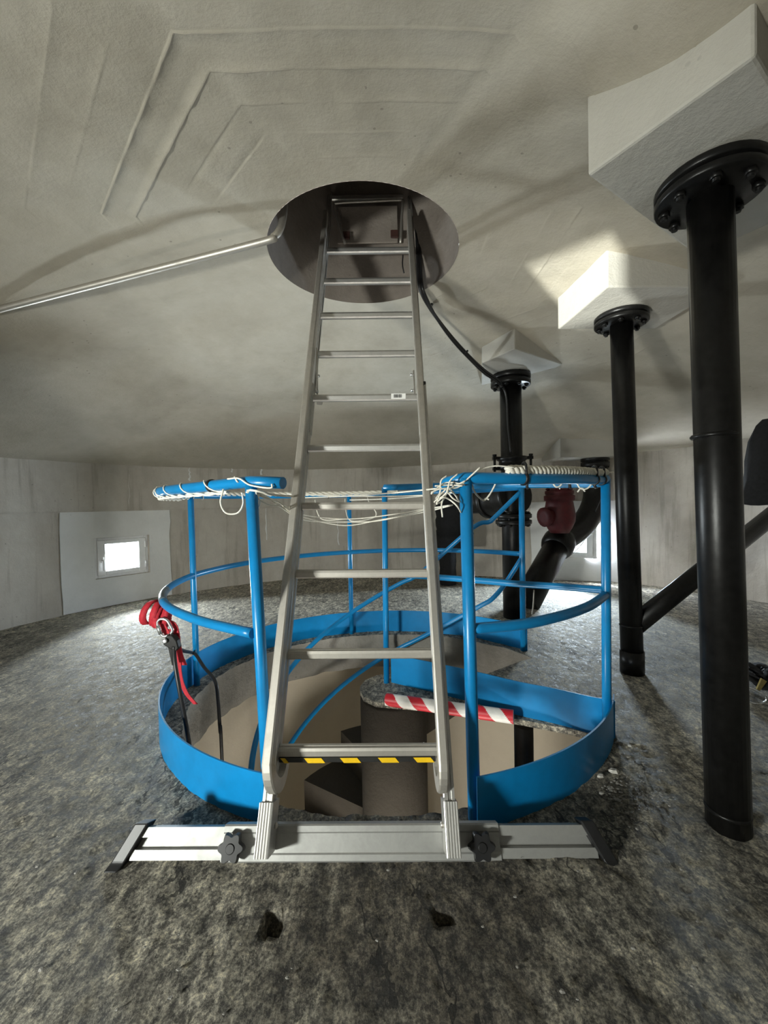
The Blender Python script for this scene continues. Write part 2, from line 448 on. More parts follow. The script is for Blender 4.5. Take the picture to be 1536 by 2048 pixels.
WALL_R = wall('wall_right', -70, 90, 'pale grey rendered round wall on the right side of the chamber')
def patch(parent, a0, a1, z0, z1, skip, name='plaster_patch', mat='plaster_white', th=0.012):
    angs = sorted({a0, a1, skip[0], skip[1]} | {a0 + (a1 - a0) * i / 8 for i in range(9)}); angs = [q for q in angs if not skip[0] + .01 < q < skip[1] - .01]
    zs = [z0, z0 + 0.12, skip[2], skip[3], (skip[3] + z1) / 2, z1]; m = MB(); vs = []; fs = []
    for j, z in enumerate(zs):
        for i, q in enumerate(angs):
            jit = 0.35 * noise.noise(V((z * 7, q, 2))) if i in (0, len(angs) - 1) else 0
            jz = 0.012 * noise.noise(V((q * 0.7, 4, 2))) if j in (len(zs) - 1,) else 0
            vs.append(wp(q + jit, z + jz, -th))
    n = len(angs)
    for j in range(len(zs) - 1):
        for k in range(n - 1):
            if abs((zs[j] + zs[j + 1]) / 2 - (skip[2] + skip[3]) / 2) < 0.2 and skip[0] < (angs[k] + angs[k + 1]) / 2 < skip[1]: continue
            fs.append((j * n + k, j * n + k + 1, (j + 1) * n + k + 1, (j + 1) * n + k))
    m.add(vs, fs)
    outer = [(i, 0) for i in range(n)] + [(n - 1, j) for j in range(1, len(zs))] + [(i, len(zs) - 1) for i in range(n - 2, -1, -1)] + [(0, j) for j in range(len(zs) - 2, 0, -1)]
    loop = [vs[j * n + i] for i, j in outer]; back = [p + (p - ROOM).normalized() * (th + 0.008) for p in loop]; q = len(loop)
    m.add(loop + back, [(i, (i + 1) % q, q + (i + 1) % q, q + i) for i in range(q)])
    o = m.build(name, mat, parent, recalc=False); o['label'] = 'white plaster patch around the window'
for i, (a, z) in enumerate(WINDOWS):
    e = win_edges(a)
    patch(WALL_L if 90 <= a < 290 else WALL_R, e[0] - (3.6 if i == 0 else 3.5), e[1] + (4.7 if i == 0 else 3.5), 0.0, 0.985, (e[0], e[1], z - WH / 2, z + WH / 2))
def window(i, a, z):
    n = V((-math.cos(math.radians(a)), -math.sin(math.radians(a)), 0)); t = Z.cross(n).normalized()   # t: to the right seen from inside
    c = wp(a, z, 0.045)
    lab = ['small white window with blown bright pane in the left wall', 'small white window behind the dark red valve', 'small white window behind the viewer to the left', 'small white window out on the right'][i]
    w = thing('window_%d' % (i + 1), lab, None, c, kind='structure')
    def rect_frame(ow, oh, iw, ih, dep, cc):
        m = MB(); hw, hh = ow / 2, oh / 2; bw, bh = (ow - iw) / 4, (oh - ih) / 4
        for sx in (-1, 1): m.box(cc + t * sx * (hw - bw), t * bw, Z * hh, n * dep, 0.006)
        for sz in (-1, 1): m.box(cc + Z * sz * (hh - bh), t * (iw / 2), Z * bh, n * dep, 0.006)
        return m
    rect_frame(WW, WH, WW - 0.07, WH - 0.07, 0.03, c).build('frame', 'white_pvc', w)
    cs = c + n * 0.018
    s = rect_frame(WW - 0.055, WH - 0.055, 0.315, 0.275, 0.026, cs).build('sash', 'white_pvc', w)
    b = MB(); b.box(c - n * 0.012, t * 0.16, Z * 0.14, n * 0.003); b.build('pane', 'pane_glass', w)
    h = MB(); hp = cs + n * 0.03 - t * 0.19 - Z * 0.02
    h.box(hp, t * 0.012, Z * 0.03, n * 0.006, 0.003); h.box(hp + n * 0.02, t * 0.008, Z * 0.008, n * 0.02); h.box(hp + n * 0.036 - Z * 0.05, t * 0.009, Z * 0.055, n * 0.006, 0.003)
    h.build('handle', 'white_pvc', w)
    for zz in (-0.11, 0.11):
        g = MB(); g.tube([cs + t * 0.225 + n * 0.03 + Z * (zz - 0.035), cs + t * 0.225 + n * 0.03 + Z * (zz + 0.035)], 0.009, 8); g.build('hinge', 'white_pvc', w)
for i, (a, z) in enumerate(WINDOWS): window(i, a, z)
lframe = thing('window_5', 'added white frame and pane round the light on the front side of the stair shaft', None, (-0.10, 1.09, -1.35), kind='structure')  # made-up window frame, added to account for the shaft light
wn = V((0.10, 1.0, 0.40)).normalized(); wt = V((1, -0.1, 0)).normalized(); wu = wn.cross(wt).normalized()
m = MB(); c5_ = V((-0.10, 1.09, -1.35)) - wn * 0.005
for s_ in (-1, 1):
    m.box(c5_ + wt * s_ * 0.285, wt * 0.03, wu * 0.315, wn * 0.03, 0.005); m.box(c5_ + wu * s_ * 0.285, wt * 0.255, wu * 0.03, wn * 0.03, 0.005)
m.build('frame', 'white_pvc', lframe)
m = MB(); m.box(c5_ - wn * 0.02, wt * 0.26, wu * 0.26, wn * 0.003); m.build('pane', 'pane_glass', lframe)

def wall_at(px, py):
    d = 4.0
    for _ in range(40):
        p = P(px, py, d); q = p - ROOM; a = math.degrees(math.atan2(q.y, q.x)); d -= (math.hypot(q.x, q.y) - wall_r(a)) * 0.6
    return a, P(px, py, d).z
rl = random.Random(4)
for px, py0, py1, w_ in ((254, 948, 1008, 0.013), (377, 935, 962, 0.012), (521, 926, 950, 0.018), (462, 930, 945, 0.012), (676, 1035, 1090, 0.010), (530, 990, 1080, 0.010)):
    a, z0 = wall_at(px, py0); _, z1 = wall_at(px, py1); off = -0.032 if (z0 + z1) / 2 > 1.0 else -0.005
    m = MB(); n = 9; L_ = []; R_ = []
    for i in range(n):
        t_ = i / (n - 1); hw = w_ * (0.35 + 0.65 * t_) * rl.uniform(0.6, 1.2) * (0.3 if i in (0,) else 1); jx = rl.uniform(-0.01, 0.01)
        da = math.degrees(hw / 3.5); dj = math.degrees(jx / 3.5); zz = z0 + (z1 - z0) * t_
        L_.append(wp(a + da + dj, zz, off)); R_.append(wp(a - da + dj, zz, off))
    M_ = [(p + q) / 2 - ((p + q) / 2 - ROOM).normalized() * 0.006 for p, q in zip(L_, R_)]
    m.grid([L_, M_, R_]); m.build('lime_streak', 'plaster_white', WALL_L)
# ------------------------------------------------------------------ domed ceiling with board marks and the hatch
SECT = [-90 + 45 * k for k in range(8)]
def dome_z(rho): return 2.33 - 0.83 * max(0.0, (rho - 0.5) / 3.0) ** 1.47
def ceiling():
    br = random.Random(3); nb = 14; off = {}; ridge = {}
    for s in range(8):
        for k in range(nb + 2): off[s, k] = br.uniform(-0.0003, 0.0003); ridge[s, k] = br.choice([0, 0, 0, 0, 0, 0.0010, 0.0014, -0.0012])
    ridge[0, 4] = 0.0035; ridge[0, 3] = 0.002; ridge[0, 1] = 0.0016; ridge[7, 4] = 0.006; ridge[7, 2] = -0.0025
    edges = [0.62 + 0.118 * k for k in range(nb)]
    rhos = [(0.50, None, 0), (0.503, None, 0), (0.53, None, 0), (0.57, None, 0)]
    for k, e in enumerate(edges):
        rhos += [(e - 0.0065, k, 0), (e - 0.0015, k, 1), (e + 0.0015, k + 1, 1), (e + 0.0065, k + 1, 0), (e + 0.04, k + 1, 0), (e + 0.08, k + 1, 0)]
    q = rhos[-1][0] + 0.06
    while q < 3.5: rhos.append((q, None, 0)); q += 0.08
    NA = 256; rows = []
    for (rho, k, rg) in rhos:
        row = []
        for i in range(NA):
            a = -90 - 22.5 + 360 * i / NA; s = int((a + 112.5) // 45) % 8
            da = math.radians(a - SECT[s])
            oct_w = max(0, min(1, (rho - 0.5) / 0.12)) * max(0, min(1, (2.5 - rho) / 0.6))
            r = rho / (1 + (math.cos(da) - 1) * oct_w)
            out = max(0, min(1, (rho - 1.6) / 1.9))
            qa = math.radians(a)
            base = HOLE * (1 - out) + ROOM * out
            rw = wall_r(a) + 0.03; r = r * (1 - out) + (rw * (rho / 3.5) if rho < 3.45 else rw) * out
            z = dome_z(rho) + out * (0.02 * math.cos(qa) * 3.0 - 0.01)
            x, y = base.x + r * math.cos(qa), base.y + r * math.sin(qa)
            z -= 0.13 * math.exp(-((x - 0.78) ** 2 + (y - 1.02) ** 2) / 0.10)
            d = 0.003 * fbm(V((x, y, 0)) * 9, 2) + 0.005 * fbm(V((x, y, 5)) * 2.2, 2)
            if k is not None:
                sub = int((a + 112.5) // 15)
                d += off[s, min(k, nb)] * 1.0
                if rg:
                    kk = k if rho < edges[min(k, nb - 1)] else k - 1
                    amp = ridge[s, max(0, min(kk, nb))]
                    if noise.noise(V((a * 0.06, kk * 3.3, 8))) > 0.0 or (s in (0, 7) and amp > 0.003): d -= amp * max(0.0, 0.75 + 1.1 * noise.noise(V((x * 17, y * 17, 2))))
            if i in (32, 0) and 0.6 < rho < 1.45: d += 0.0022 * (1 if noise.noise(V((rho * 6, i, 0))) > -0.2 else 0)
            if rho <= 0.503: d = 0
            row.append(V((x, y, z + d)))
        rows.append(row)
    rows.append([wp(-112.5 + 360 * i / NA, 1.30, 0.08) for i in range(NA)])
    m = MB(); m.grid(rows, True, True)
    o = m.build('ceiling', 'ceiling_concrete', recalc=False)
    for p in o.data.polygons: p.use_smooth = True
    tag(o, 'pale board-marked concrete dome ceiling sloping down to the round wall', kind='structure')
    h = MB(); hr = []
    for z in (2.328, 2.45, 2.7, 3.0, 3.5):
        hr.append([V((HOLE.x + (HOLE_R + 0.004 * (z > 2.34)) * math.cos(2 * PI * k / 96), HOLE.y + HOLE_R * math.sin(2 * PI * k / 96), z)) for k in range(96)])
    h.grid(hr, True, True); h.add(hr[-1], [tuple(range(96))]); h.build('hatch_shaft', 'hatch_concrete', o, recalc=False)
    return o
CEIL = ceiling()
def block(corners, z0, z1):
    m = MB(); m.prism([V((x, y, z0)) for x, y in corners], (0, 0, z1 - z0)); 
    b = m.build('downstand_block', 'ceiling_block', CEIL)
    md = b.modifiers.new('bevel', 'BEVEL'); md.width = 0.008; md.segments = 2
    b['label'] = 'pale concrete block under the ceiling carrying a pipe flange'
block([(0.61, 1.18), (0.81, 0.87), (1.44, 1.27), (1.24, 1.58)], 1.94, 2.30)
block([(1.09, 2.48), (1.125, 2.0), (1.72, 2.02), (1.70, 2.50)], 2.05, 2.32)
block([(0.955, 2.87), (1.45, 3.22), (1.32, 3.75), (0.93, 3.75), (0.79, 3.15)], 2.085, 2.34)
def block4():
    a, b = P(1120, 915, 4.55), P(1222, 915, 4.55)
    z = a.z
    block([(a.x, a.y), (b.x + 0.1, b.y - 0.05), (b.x + 0.15, b.y + 0.55), (a.x, a.y + 0.6)], z, z + 0.5)
block4()

# ------------------------------------------------------------------ extension ladder
A0, A9 = P(715, 1500, 1.204), P(735, 502, 2.365)
LV = (A9 - A0) / 9; LD = LV.normalized(); WX = (V((1, 0, 0)) - LD * LD.x).normalized(); LN = WX.cross(LD) * -1
if LN.y > 0: LN = -LN
def LP(k, w=0.0, n=0.0): return A0 + LV * k + WX * w + LN * n
lad = thing('ladder', 'tall aluminium extension ladder leaning from the stabiliser bar into the ceiling hatch', 'ladder', (LP(-0.95).x, LP(-0.95).y, 0))
def channel(w, n, g=0.006, side=1):               # stile profile with a groove on the face and the inner side
    return [(-w, -n), (w, -n), (w, -n * 0.45), (w - g, -n * 0.35), (w - g, n * 0.35), (w, n * 0.45), (w, n), (w * 0.45, n), (w * 0.3, n - g * 0.6), (-w * 0.3, n - g * 0.6), (-w * 0.45, n), (-w, n)]
def flip(pr): return [(-a, b) for a, b in reversed(pr)]
HW = 0.249
HB = {-1: 0.250, 1: 0.267}                        # half widths of the main stiles, left and right
def sw(m, prof, k0, k1, w, n):
    # sweep normal is WX x tangent; make +n mean towards the viewer
    sg = 1 if WX.cross(LD).dot(LN) > 0 else -1
    m.sweep([(a, b * sg) for a, b in prof], [LP(k0, w, n), LP((k0 + k1) / 2, w, n), LP(k1, w, n)], WX)
for sd in (-1, 1):
    pr = channel(0.0135, 0.031)
    m = MB(); sw(m, pr if sd < 0 else flip(pr), -0.62, 5.15, sd * HB[sd], 0.008)
    m.build('stile', 'aluminium', lad)
    m = MB(); pr2 = channel(0.0125, 0.026); sw(m, pr2 if sd < 0 else flip(pr2), 4.3, 12.8, sd * (HB[sd] - 0.004), -0.004)
    m.build('upper_stile', 'aluminium', lad)
    m = MB(); m.box(LP(5.18, sd * HB[sd], 0.008), WX * 0.0145, LN * 0.032, LD * 0.012, 0.003); m.build('end_cap', 'black_rubber' if sd > 0 else 'aluminium_worn', lad)
    # clamped front rail with hooked lower end
    sg = 1 if WX.cross(LD).dot(LN) > 0 else -1
    pts = []; R = 0.058; base = LP(-0.10, sd * HW, 0.075)
    for q in range(13):
        th = PI * 0.92 * (1 - q / 12)
        pts.append(base + LN * (-R + R * math.cos(th)) - LD * (R * math.sin(th)) - WX * sd * (0.018 if sd < 0 else 0.002) * (1 - (q / 12) ** 2))
    tail = pts[0] - (pts[1] - pts[0]).normalized() * 0.035
    pts = [tail] + pts + [LP(3, sd * HW, 0.075), LP(6, sd * HW, 0.072), LP(9.9, sd * (HW - 0.002), 0.07)]
    m = MB(); pf = [(-0.0135, -0.019), (0.0135, -0.019), (0.0135, 0.019), (0.009, 0.022), (-0.009, 0.022), (-0.0135, 0.019)]
    m.sweep([(a, b * sg) for a, b in pf], pts, WX)
    m.build('front_rail', 'aluminium_worn', lad)
    # hook bolt with wing nut
    b0 = tail + WX * sd * 0.035; b1 = tail - WX * sd * 0.04
    m = MB(); m.tube([b0, b1], 0.0045, 8); m.lathe([(0.006, -0.004), (0.010, 0), (0.010, 0.007), (0.006, 0.009)], b0, WX * sd, 6)
    bolt = m.build('hook_bolt', 'galvanised', lad)
    m = MB(); c = b1 + WX * sd * 0.008; m.lathe([(0.007, -0.006), (0.008, 0.006)], c, WX, 10)
    for a in (-1, 1):
        dirv = (LD * 0.9 + LN * 0.3 * a).normalized() * a
        m.sweep([(-0.002, -0.005), (0.002, -0.005), (0.002, 0.005), (-0.002, 0.005)], [c + dirv * 0.004, c + dirv * 0.016 - WX * sd * 0.004, c + dirv * 0.026 - WX * sd * 0.009], WX)
    m.build('wing_nut', 'steel_bright', bolt)
    # locking bracket between the two sections
    m = MB(); p0, p1 = LP(5.25, sd * (HW - 0.02), 0.055), LP(5.02, sd * (HW - 0.042), -0.04)
    if sd < 0:
        m.box((LP(5.9, sd * (HW - 0.016), 0.06) + LP(5.1, sd * (HW - 0.03), -0.045)) / 2, WX * 0.0025, (LP(5.9, 0, 0.06) - LP(5.1, 0, -0.045)) / 2, (LD * 0.3 - LN * 0.95) * 0.011)
        m.box(LP(5.06, sd * (HW - 0.034), -0.04), WX * 0.012, LD * 0.008, LN * 0.012)
    else:
        m.box(LP(5.3, sd * (HW - 0.018), 0.0), WX * 0.003, LD * 0.075, LN * 0.012)
    br = m.build('lock_bracket', 'galvanised', lad)
    for kk in (5.15, 5.5):
        m = MB(); m.lathe([(0.0055, 0), (0.0065, 0.004), (0.0065, 0.012), (0.004, 0.015)], LP(kk, sd * (HW - 0.02), 0.0), WX * -sd, 8); m.build('bracket_bolt', 'steel_bright', br)
    # ribbed leg sleeve and its fixing bolt
    m = MB(); pr3 = [(-0.0195, -0.036), (0.0195, -0.036), (0.0195, 0.036)]
    for i in range(5):
        x = 0.0165 - i * 0.0075; pr3 += [(x, 0.037), (x - 0.0018, 0.0352), (x - 0.0036, 0.037)]
    pr3 += [(-0.0195, 0.036)]
    sw(m, pr3, -0.885, -0.44, sd * HB[sd], 0.010)
    sl = m.build('leg_sleeve', 'aluminium', lad)
    m = MB(); m.lathe([(0.008, 0), (0.008, 0.006), (0.005, 0.008)], LP(-0.66, sd * (HB[sd] - 0.019), 0.0), WX * -sd, 8); m.build('bolt', 'galvanised', sl)
rung_prof = [(-0.014, -0.010), (-0.006, -0.015), (0.010, -0.015), (0.015, -0.010), (0.015, 0.0), (0.011, 0.003), (0.014, 0.006), (0.014, 0.013), (0.006, 0.016), (-0.010, 0.015), (-0.015, 0.008)]
RUNG = {}
def rung(k, hw):
    m = MB(); c = LP(k, 0.009, 0.0)
    # horizontal tread, upright front face towards the viewer
    f = V((0, -1, 0)); f = (f - WX * f.dot(WX)).normalized(); u = WX.cross(f); u = u if u.z > 0 else -u
    vs = [c + WX * s * hw + f * (a + 0.0) + u * b for s in (-1, 1) for a, b in [(y, x) for x, y in rung_prof]]
    n = len(rung_prof)
    m.add(vs, [tuple(range(n)), tuple(range(n, 2 * n))] + [(i, (i + 1) % n, n + (i + 1) % n, n + i) for i in range(n)])
    RUNG[k] = m.build('rung', 'aluminium_worn' if k < 4 else 'aluminium', lad); return c, f, u
for k in range(10): rung(k, HW - 0.003)
rung(11, HW - 0.006)
# black and yellow tape under the lowest rung
c, f, u = LP(0), V((0, -1, 0)), Z
nst = 10; x0, x1 = -HW + 0.012, HW - 0.014
tp = LP(0, 0, 0) + f * 0.012 - u * 0.0195
m = MB(); m.box(tp, WX * (x1 - x0) / 2, u * 0.0075, f * 0.006, 0.002); tb = m.build('hazard_tape', 'black_tape', RUNG[0]); tb['label'] = 'black and yellow striped tape'
for xs in (-0.231, -0.16, -0.052, 0.062, 0.168):
    w_ = 0.052 if xs > -0.2 else 0.014
    q = [tp + f * 0.0068 + WX * (xs - (0.0 if xs > -.2 else 0)) + u * 0.0075, tp + f * 0.0068 + WX * (xs + w_) + u * 0.0075, tp + f * 0.0068 + WX * (xs + w_ + 0.012) - u * 0.0075, tp + f * 0.0068 + WX * (xs + 0.012) - u * 0.0075]
    m = MB(); m.prism(q, f * 0.0008); m.build('hazard_stripe', 'yellow_tape', RUNG[0])
# barcode sticker on the sixth rung
c5 = LP(5, 0, 0) + f * 0.0165 + Z * 0.002
m = MB(); m.box(c5 + WX * 0.155, WX * 0.033, Z * 0.0125, f * 0.0006); m.build('barcode_label', 'label_white', RUNG[5])
m = MB(); x = 0.134; rb = random.Random(5)
while x < 0.172:
    w_ = rb.choice([0.0009, 0.0016, 0.0024]); m.box(c5 + WX * (x + w_ / 2) + f * 0.0009 + Z * 0.001, WX * w_ / 2, Z * 0.0075, f * 0.0003); x += w_ + rb.choice([0.0009, 0.0015])
m.build('barcode', 'print_black', RUNG[5])
# stabiliser bar
def bar_prof():                                    # side profile (n, along ladder) of the wide sleeve
    return [(-0.030, -0.044), (0.0, -0.044), (0.004, -0.040), (0.004, -0.026), (0.001, -0.022), (0.001, 0.022), (0.004, 0.026), (0.004, 0.040), (0.0, 0.044), (-0.030, 0.044)]
BK, BN = -0.828, -0.032
def extr(m, prof, w0, w1, k=BK, n0=BN):
    n = len(prof); vs = [LP(k, w, n0 + a) + LD * b for w in (w0, w1) for a, b in prof]
    m.add(vs, [tuple(range(n)), tuple(range(n, 2 * n))] + [(i, (i + 1) % n, n + (i + 1) % n, n + i) for i in range(n)])
def wx_at(px, py=1705): 
    p = P(px, py, 1.12); return (p - LP(BK)).dot(WX)
wl, wr = wx_at(444), wx_at(1000)
m = MB(); extr(m, bar_prof(), wl, wr); bar = m.build('stabiliser_bar', 'aluminium_bar', lad)
inner = [(-0.026, -0.038), (0.0, -0.038), (0.0, -0.014), (-0.018, -0.012), (-0.018, 0.012), (0.0, 0.014), (0.0, 0.038), (-0.026, 0.038)]
for px0, px1, ft in ((262, 470, 258), (980, 1192, 1196)):
    m = MB(); extr(m, inner, wx_at(px0), wx_at(px1)); ext = m.build('extension_bar', 'aluminium_bar', lad)
    s = -1 if ft < 768 else 1; cw = wx_at(ft)
    m = MB()
    fp = [(-0.040, -0.058), (-0.040, 0.050), (0.012, 0.050), (0.012, -0.040), (0.026, -0.058)]
    n = len(fp); vs = [LP(BK, cw + s * q - s * b * 0.5, BN + a) + LD * b for q in (-0.018, 0.020) for a, b in fp]
    m.add(vs, [tuple(range(n)), tuple(range(n, 2 * n))] + [(i, (i + 1) % n, n + (i + 1) % n, n + i) for i in range(n)])
    ob = m.build('rubber_foot', 'black_rubber', lad); md = ob.modifiers.new('b', 'BEVEL'); md.width = 0.004; md.segments = 2
for px in (468, 960):
    cw = wx_at(px); m = MB(); c = LP(BK, cw, BN + 0.004) - LD * 0.004
    ring_a = []; ring_b = []; ring_c = []
    for i in range(48):
        th = 2 * PI * i / 48; r = 0.034 + 0.0055 * math.cos(6 * th)
        d = WX * math.cos(th) + LD * math.sin(th)
        ring_a.append(c + d * r * 0.9 + LN * 0.012); ring_b.append(c + d * r + LN * 0.02); ring_c.append(c + d * r * 0.88 + LN * 0.034)
    m.grid([ring_a, ring_b, ring_c], True, True); m.add(ring_c, [tuple(range(48))]); m.add(ring_a, [tuple(reversed(range(48)))])
    m.lathe([(0.012, 0.0), (0.012, 0.014)], c, LN, 12)
    m.lathe([(0.013, 0.034), (0.011, 0.037)], c, LN, 16)
    m.build('star_knob', 'black_rubber', lad)
# hanging hoop with brown pads where the ladder top meets the hatch wall
hd = 2.50
hoop = [P(690, 487, hd), P(676, 440, hd + 0.01), P(668, 412, hd + 0.02), P(676, 406, hd + 0.02), P(735, 403, hd + 0.02), P(798, 400, hd + 0.02), P(805, 405, hd + 0.02), P(803, 440, hd + 0.01), P(801, 487, hd)]
m = MB(); m.tube(catmull(hoop, 4), 0.008, 8); hp = m.build('hanging_hoop', 'galvanised', lad)
for px, py in ((692, 471), (789, 468)):
    c = P(px, py, hd + 0.01); m = MB(); m.box(c, V((0.024, 0, 0)), V((0, 0.006, 0)), V((0, 0, 0.024)), 0.003); m.build('pad', 'brown_pad', hp)
m = MB(); m.box(P(735, 450, 2.55), V((0.19, 0, 0)), V((0, 0.006, 0)), V((0, 0, 0.115)), 0.004); m.build('back_plate', 'hatch_concrete', hp)

# ------------------------------------------------------------------ blue guard railing
RH, TB = 1.07, 0.155
def strip(pts0, pts1, th, name, parent):
    m = MB(); n = len(pts0)
    nor = []
    for i in range(n):
        t = (pts0[min(i + 1, n - 1)] - pts0[max(i - 1, 0)]); t.z = 0; nor.append(t.cross(Z).normalized() * th)
    rows = [[p for p in pts0], [p for p in pts1], [p + q for p, q in zip(pts1, nor)], [p + q for p, q in zip(pts0, nor)], [p for p in pts0]]
    for a, b in zip(rows, rows[1:]):
        m.add(a + b, [(i, i + 1, n + i + 1, n + i) for i in range(n - 1)], a in (rows[0], rows[2]))
    for i in (0, n - 1): m.add([r[i] for r in rows[:4]], [(0, 1, 2, 3)])
    return m.build(name, 'blue_paint', parent)
def arc(t0, t1, z, off=0.0, n=48): return [ring(t0 + (t1 - t0) * i / n, z, off) for i in range(n + 1)]
ga = thing('guard_railing', 'blue tubular guard railing curving round the left and back of the stair opening', 'railing', ring(180))
strip(arc(-110.5, -329.5, -0.012, 0, 90), arc(-110.5, -329.5, TB, 0, 90), 0.006, 'toe_board', ga)
PR = 0.0175
L1b, L1t = ring(-111, -0.25, -0.05), P(502, 966, 1.262)
L2b, L2t = ring(-185, -0.10, -0.035), P(381, 990, 2.26)
B1b, B1t = ring(-256, -0.02, -0.03), P(698, 992, 3.10)
B2b, B2t = ring(-328.5, -0.01, -0.02), P(1043, 975, 2.67)
for b, t, r in ((L1b, L1t, 0.019), (L2b, L2t, 0.0165), (B1b, B1t, 0.0165), (B2b, B2t, 0.019)):
    m = MB(); m.tube([b, (b + t) / 2, t], r, 14); m.build('post', 'blue_paint', ga)
stub = P(566, 966, 1.215)
path = [stub, L1t + Z * 0.004] + [ring(t, 0, -0.03) for t in (-128, -145, -160, -175, -190, -210, -230, -250, -270, -290, -310)] + [B2t]
for i in range(2, len(path) - 1): path[i].z = L1t.z + (B2t.z - L1t.z) * (i - 1) / (len(path) - 2) - 0.012 * math.sin(PI * i / len(path))
TOPL = [path[0]] + catmull(path[1:], 8)
m = MB(); m.tube(TOPL, 0.0185, 14); m.build('top_rail', 'blue_paint', ga)
mid = [P(506, 1267, 1.262)] + [ring(t, 0.60, -0.03) for t in (-128, -145, -160, -175, -190, -210, -230, -250, -270, -290, -310)] + [P(1046, 1108, 2.67)]
for i in range(1, len(mid) - 1): mid[i].z = mid[0].z + (mid[-1].z - mid[0].z) * i / (len(mid) - 1)
MIDL = catmull(mid, 8)
m = MB(); m.tube(MIDL, 0.0165, 14); m.build('mid_rail', 'blue_paint', ga)
m = MB(); m.tube([p for p in MIDL[18:27]], 0.0172, 14); w = m.build('worn_section', 'worn_rail', ga); w['label'] = 'bare grey worn stretch of the middle rail'
# stair handrails spiralling down from the end post
CS = V((0.03, 2.17, 0))
def hel(a, r, z): return V((CS.x + r * math.cos(math.radians(a)), CS.y + r * math.sin(math.radians(a)), z))
def hz_(a): return 0.34 - 0.0070 * (a - 95)
for dz, px, py, nm in ((0.0, 1043, 982, 'handrail'), (-0.47, 1046, 1112, 'lower_handrail')):
    st = P(px, py, 2.67)
    if dz == 0: pre = [st, P(990, 1034, 2.70), P(978, 1044, 2.715), P(945, 1056, 2.74)]
    else: pre = [st, P(1012, 1165, 2.70), P(985, 1197, 2.715), P(960, 1212, 2.74)]
    pts = pre + [hel(a, 0.75, hz_(a) + dz) for a in range(72, 300, 12)]
    m = MB(); m.tube(catmull(pts, 5), 0.0155, 12); m.build(nm, 'blue_paint', ga)
for a in (93, 165, 240):
    p = hel(a, 0.75, hz_(a) + 0.0); m = MB(); m.tube([p, p - Z * 0.95], 0.012, 10); m.build('baluster', 'blue_paint', ga)
gb = thing('guard_railing', 'blue tubular guard railing of the right side, wedge shaped over the landing', 'railing', ring(-31))
strip(arc(-75.5, -27, -0.012, 0, 30), arc(-75.5, -27, TB, 0, 30), 0.006, 'toe_board', gb)
inn = [(0.025, 2.235), (0.255, 2.10), (0.456, 1.973), (0.618, 1.86), (0.751, 1.788), (0.87, 1.709), (0.955, 1.665)]
ip = catmull([V((x, y, 0)) for x, y in inn], 5)
strip([p + Z * -0.005 for p in ip], [p + Z * TB for p in ip], 0.006, 'inner_toe_board', gb)
R1b, R1t = ring(-75, -0.20, -0.03), P(931, 957, 1.262)
R2b, R2t = ring(-31, 0.0, -0.02), P(1211, 958, 1.66)
I1b, I1t = P(773, 1366, 2.23), P(769, 975, 2.23)
for b, t, r in ((R1b, R1t, 0.020), (R2b, R2t, 0.0185), (I1b, I1t, 0.016)):
    m = MB(); m.tube([b, (b + t) / 2, t], r, 14); m.build('post', 'blue_paint', gb)
m = MB(); tr = [P(885, 968, 1.30), R1t + Z * 0.002] + [ring(t, 0, -0.025) for t in (-65, -55, -45, -36)] + [R2t]
for i in range(2, 6): tr[i].z = R1t.z + (R2t.z - R1t.z) * (i - 1) / 5 - 0.004
TOPR = [tr[0]] + catmull(tr[1:], 6); m.tube(TOPR, 0.0185, 14); m.build('top_rail', 'blue_paint', gb)
m = MB(); mr = [P(943, 1258, 1.262)] + [ring(t, 0.6, -0.025) for t in (-65, -55, -45, -36)] + [P(1210, 1190, 1.66)]
for i in range(1, 5): mr[i].z = mr[0].z + (mr[-1].z - mr[0].z) * i / 5
m.tube(catmull(mr, 6), 0.0175, 14); m.build('mid_rail', 'blue_paint', gb)
def innr(z0, z1): return [V((x, y, z0 + (z1 - z0) * i / 6)) for i, (x, y) in enumerate(inn[:-1])]
it = innr(I1t.z, R2t.z - 0.02); it[0] = I1t
ITOP = catmull(it + [R2t - Z * 0.015], 5)
m = MB(); m.tube(ITOP, 0.0175, 12); m.build('inner_top_rail', 'blue_paint', gb)
i0 = P(771, 1148, 2.23); i1 = P(1208, 1180, 1.67)
m = MB(); im = innr(i0.z, i1.z); im[0] = i0; m.tube(catmull(im + [i1], 5), 0.0155, 12); m.build('inner_mid_rail', 'blue_paint', gb)

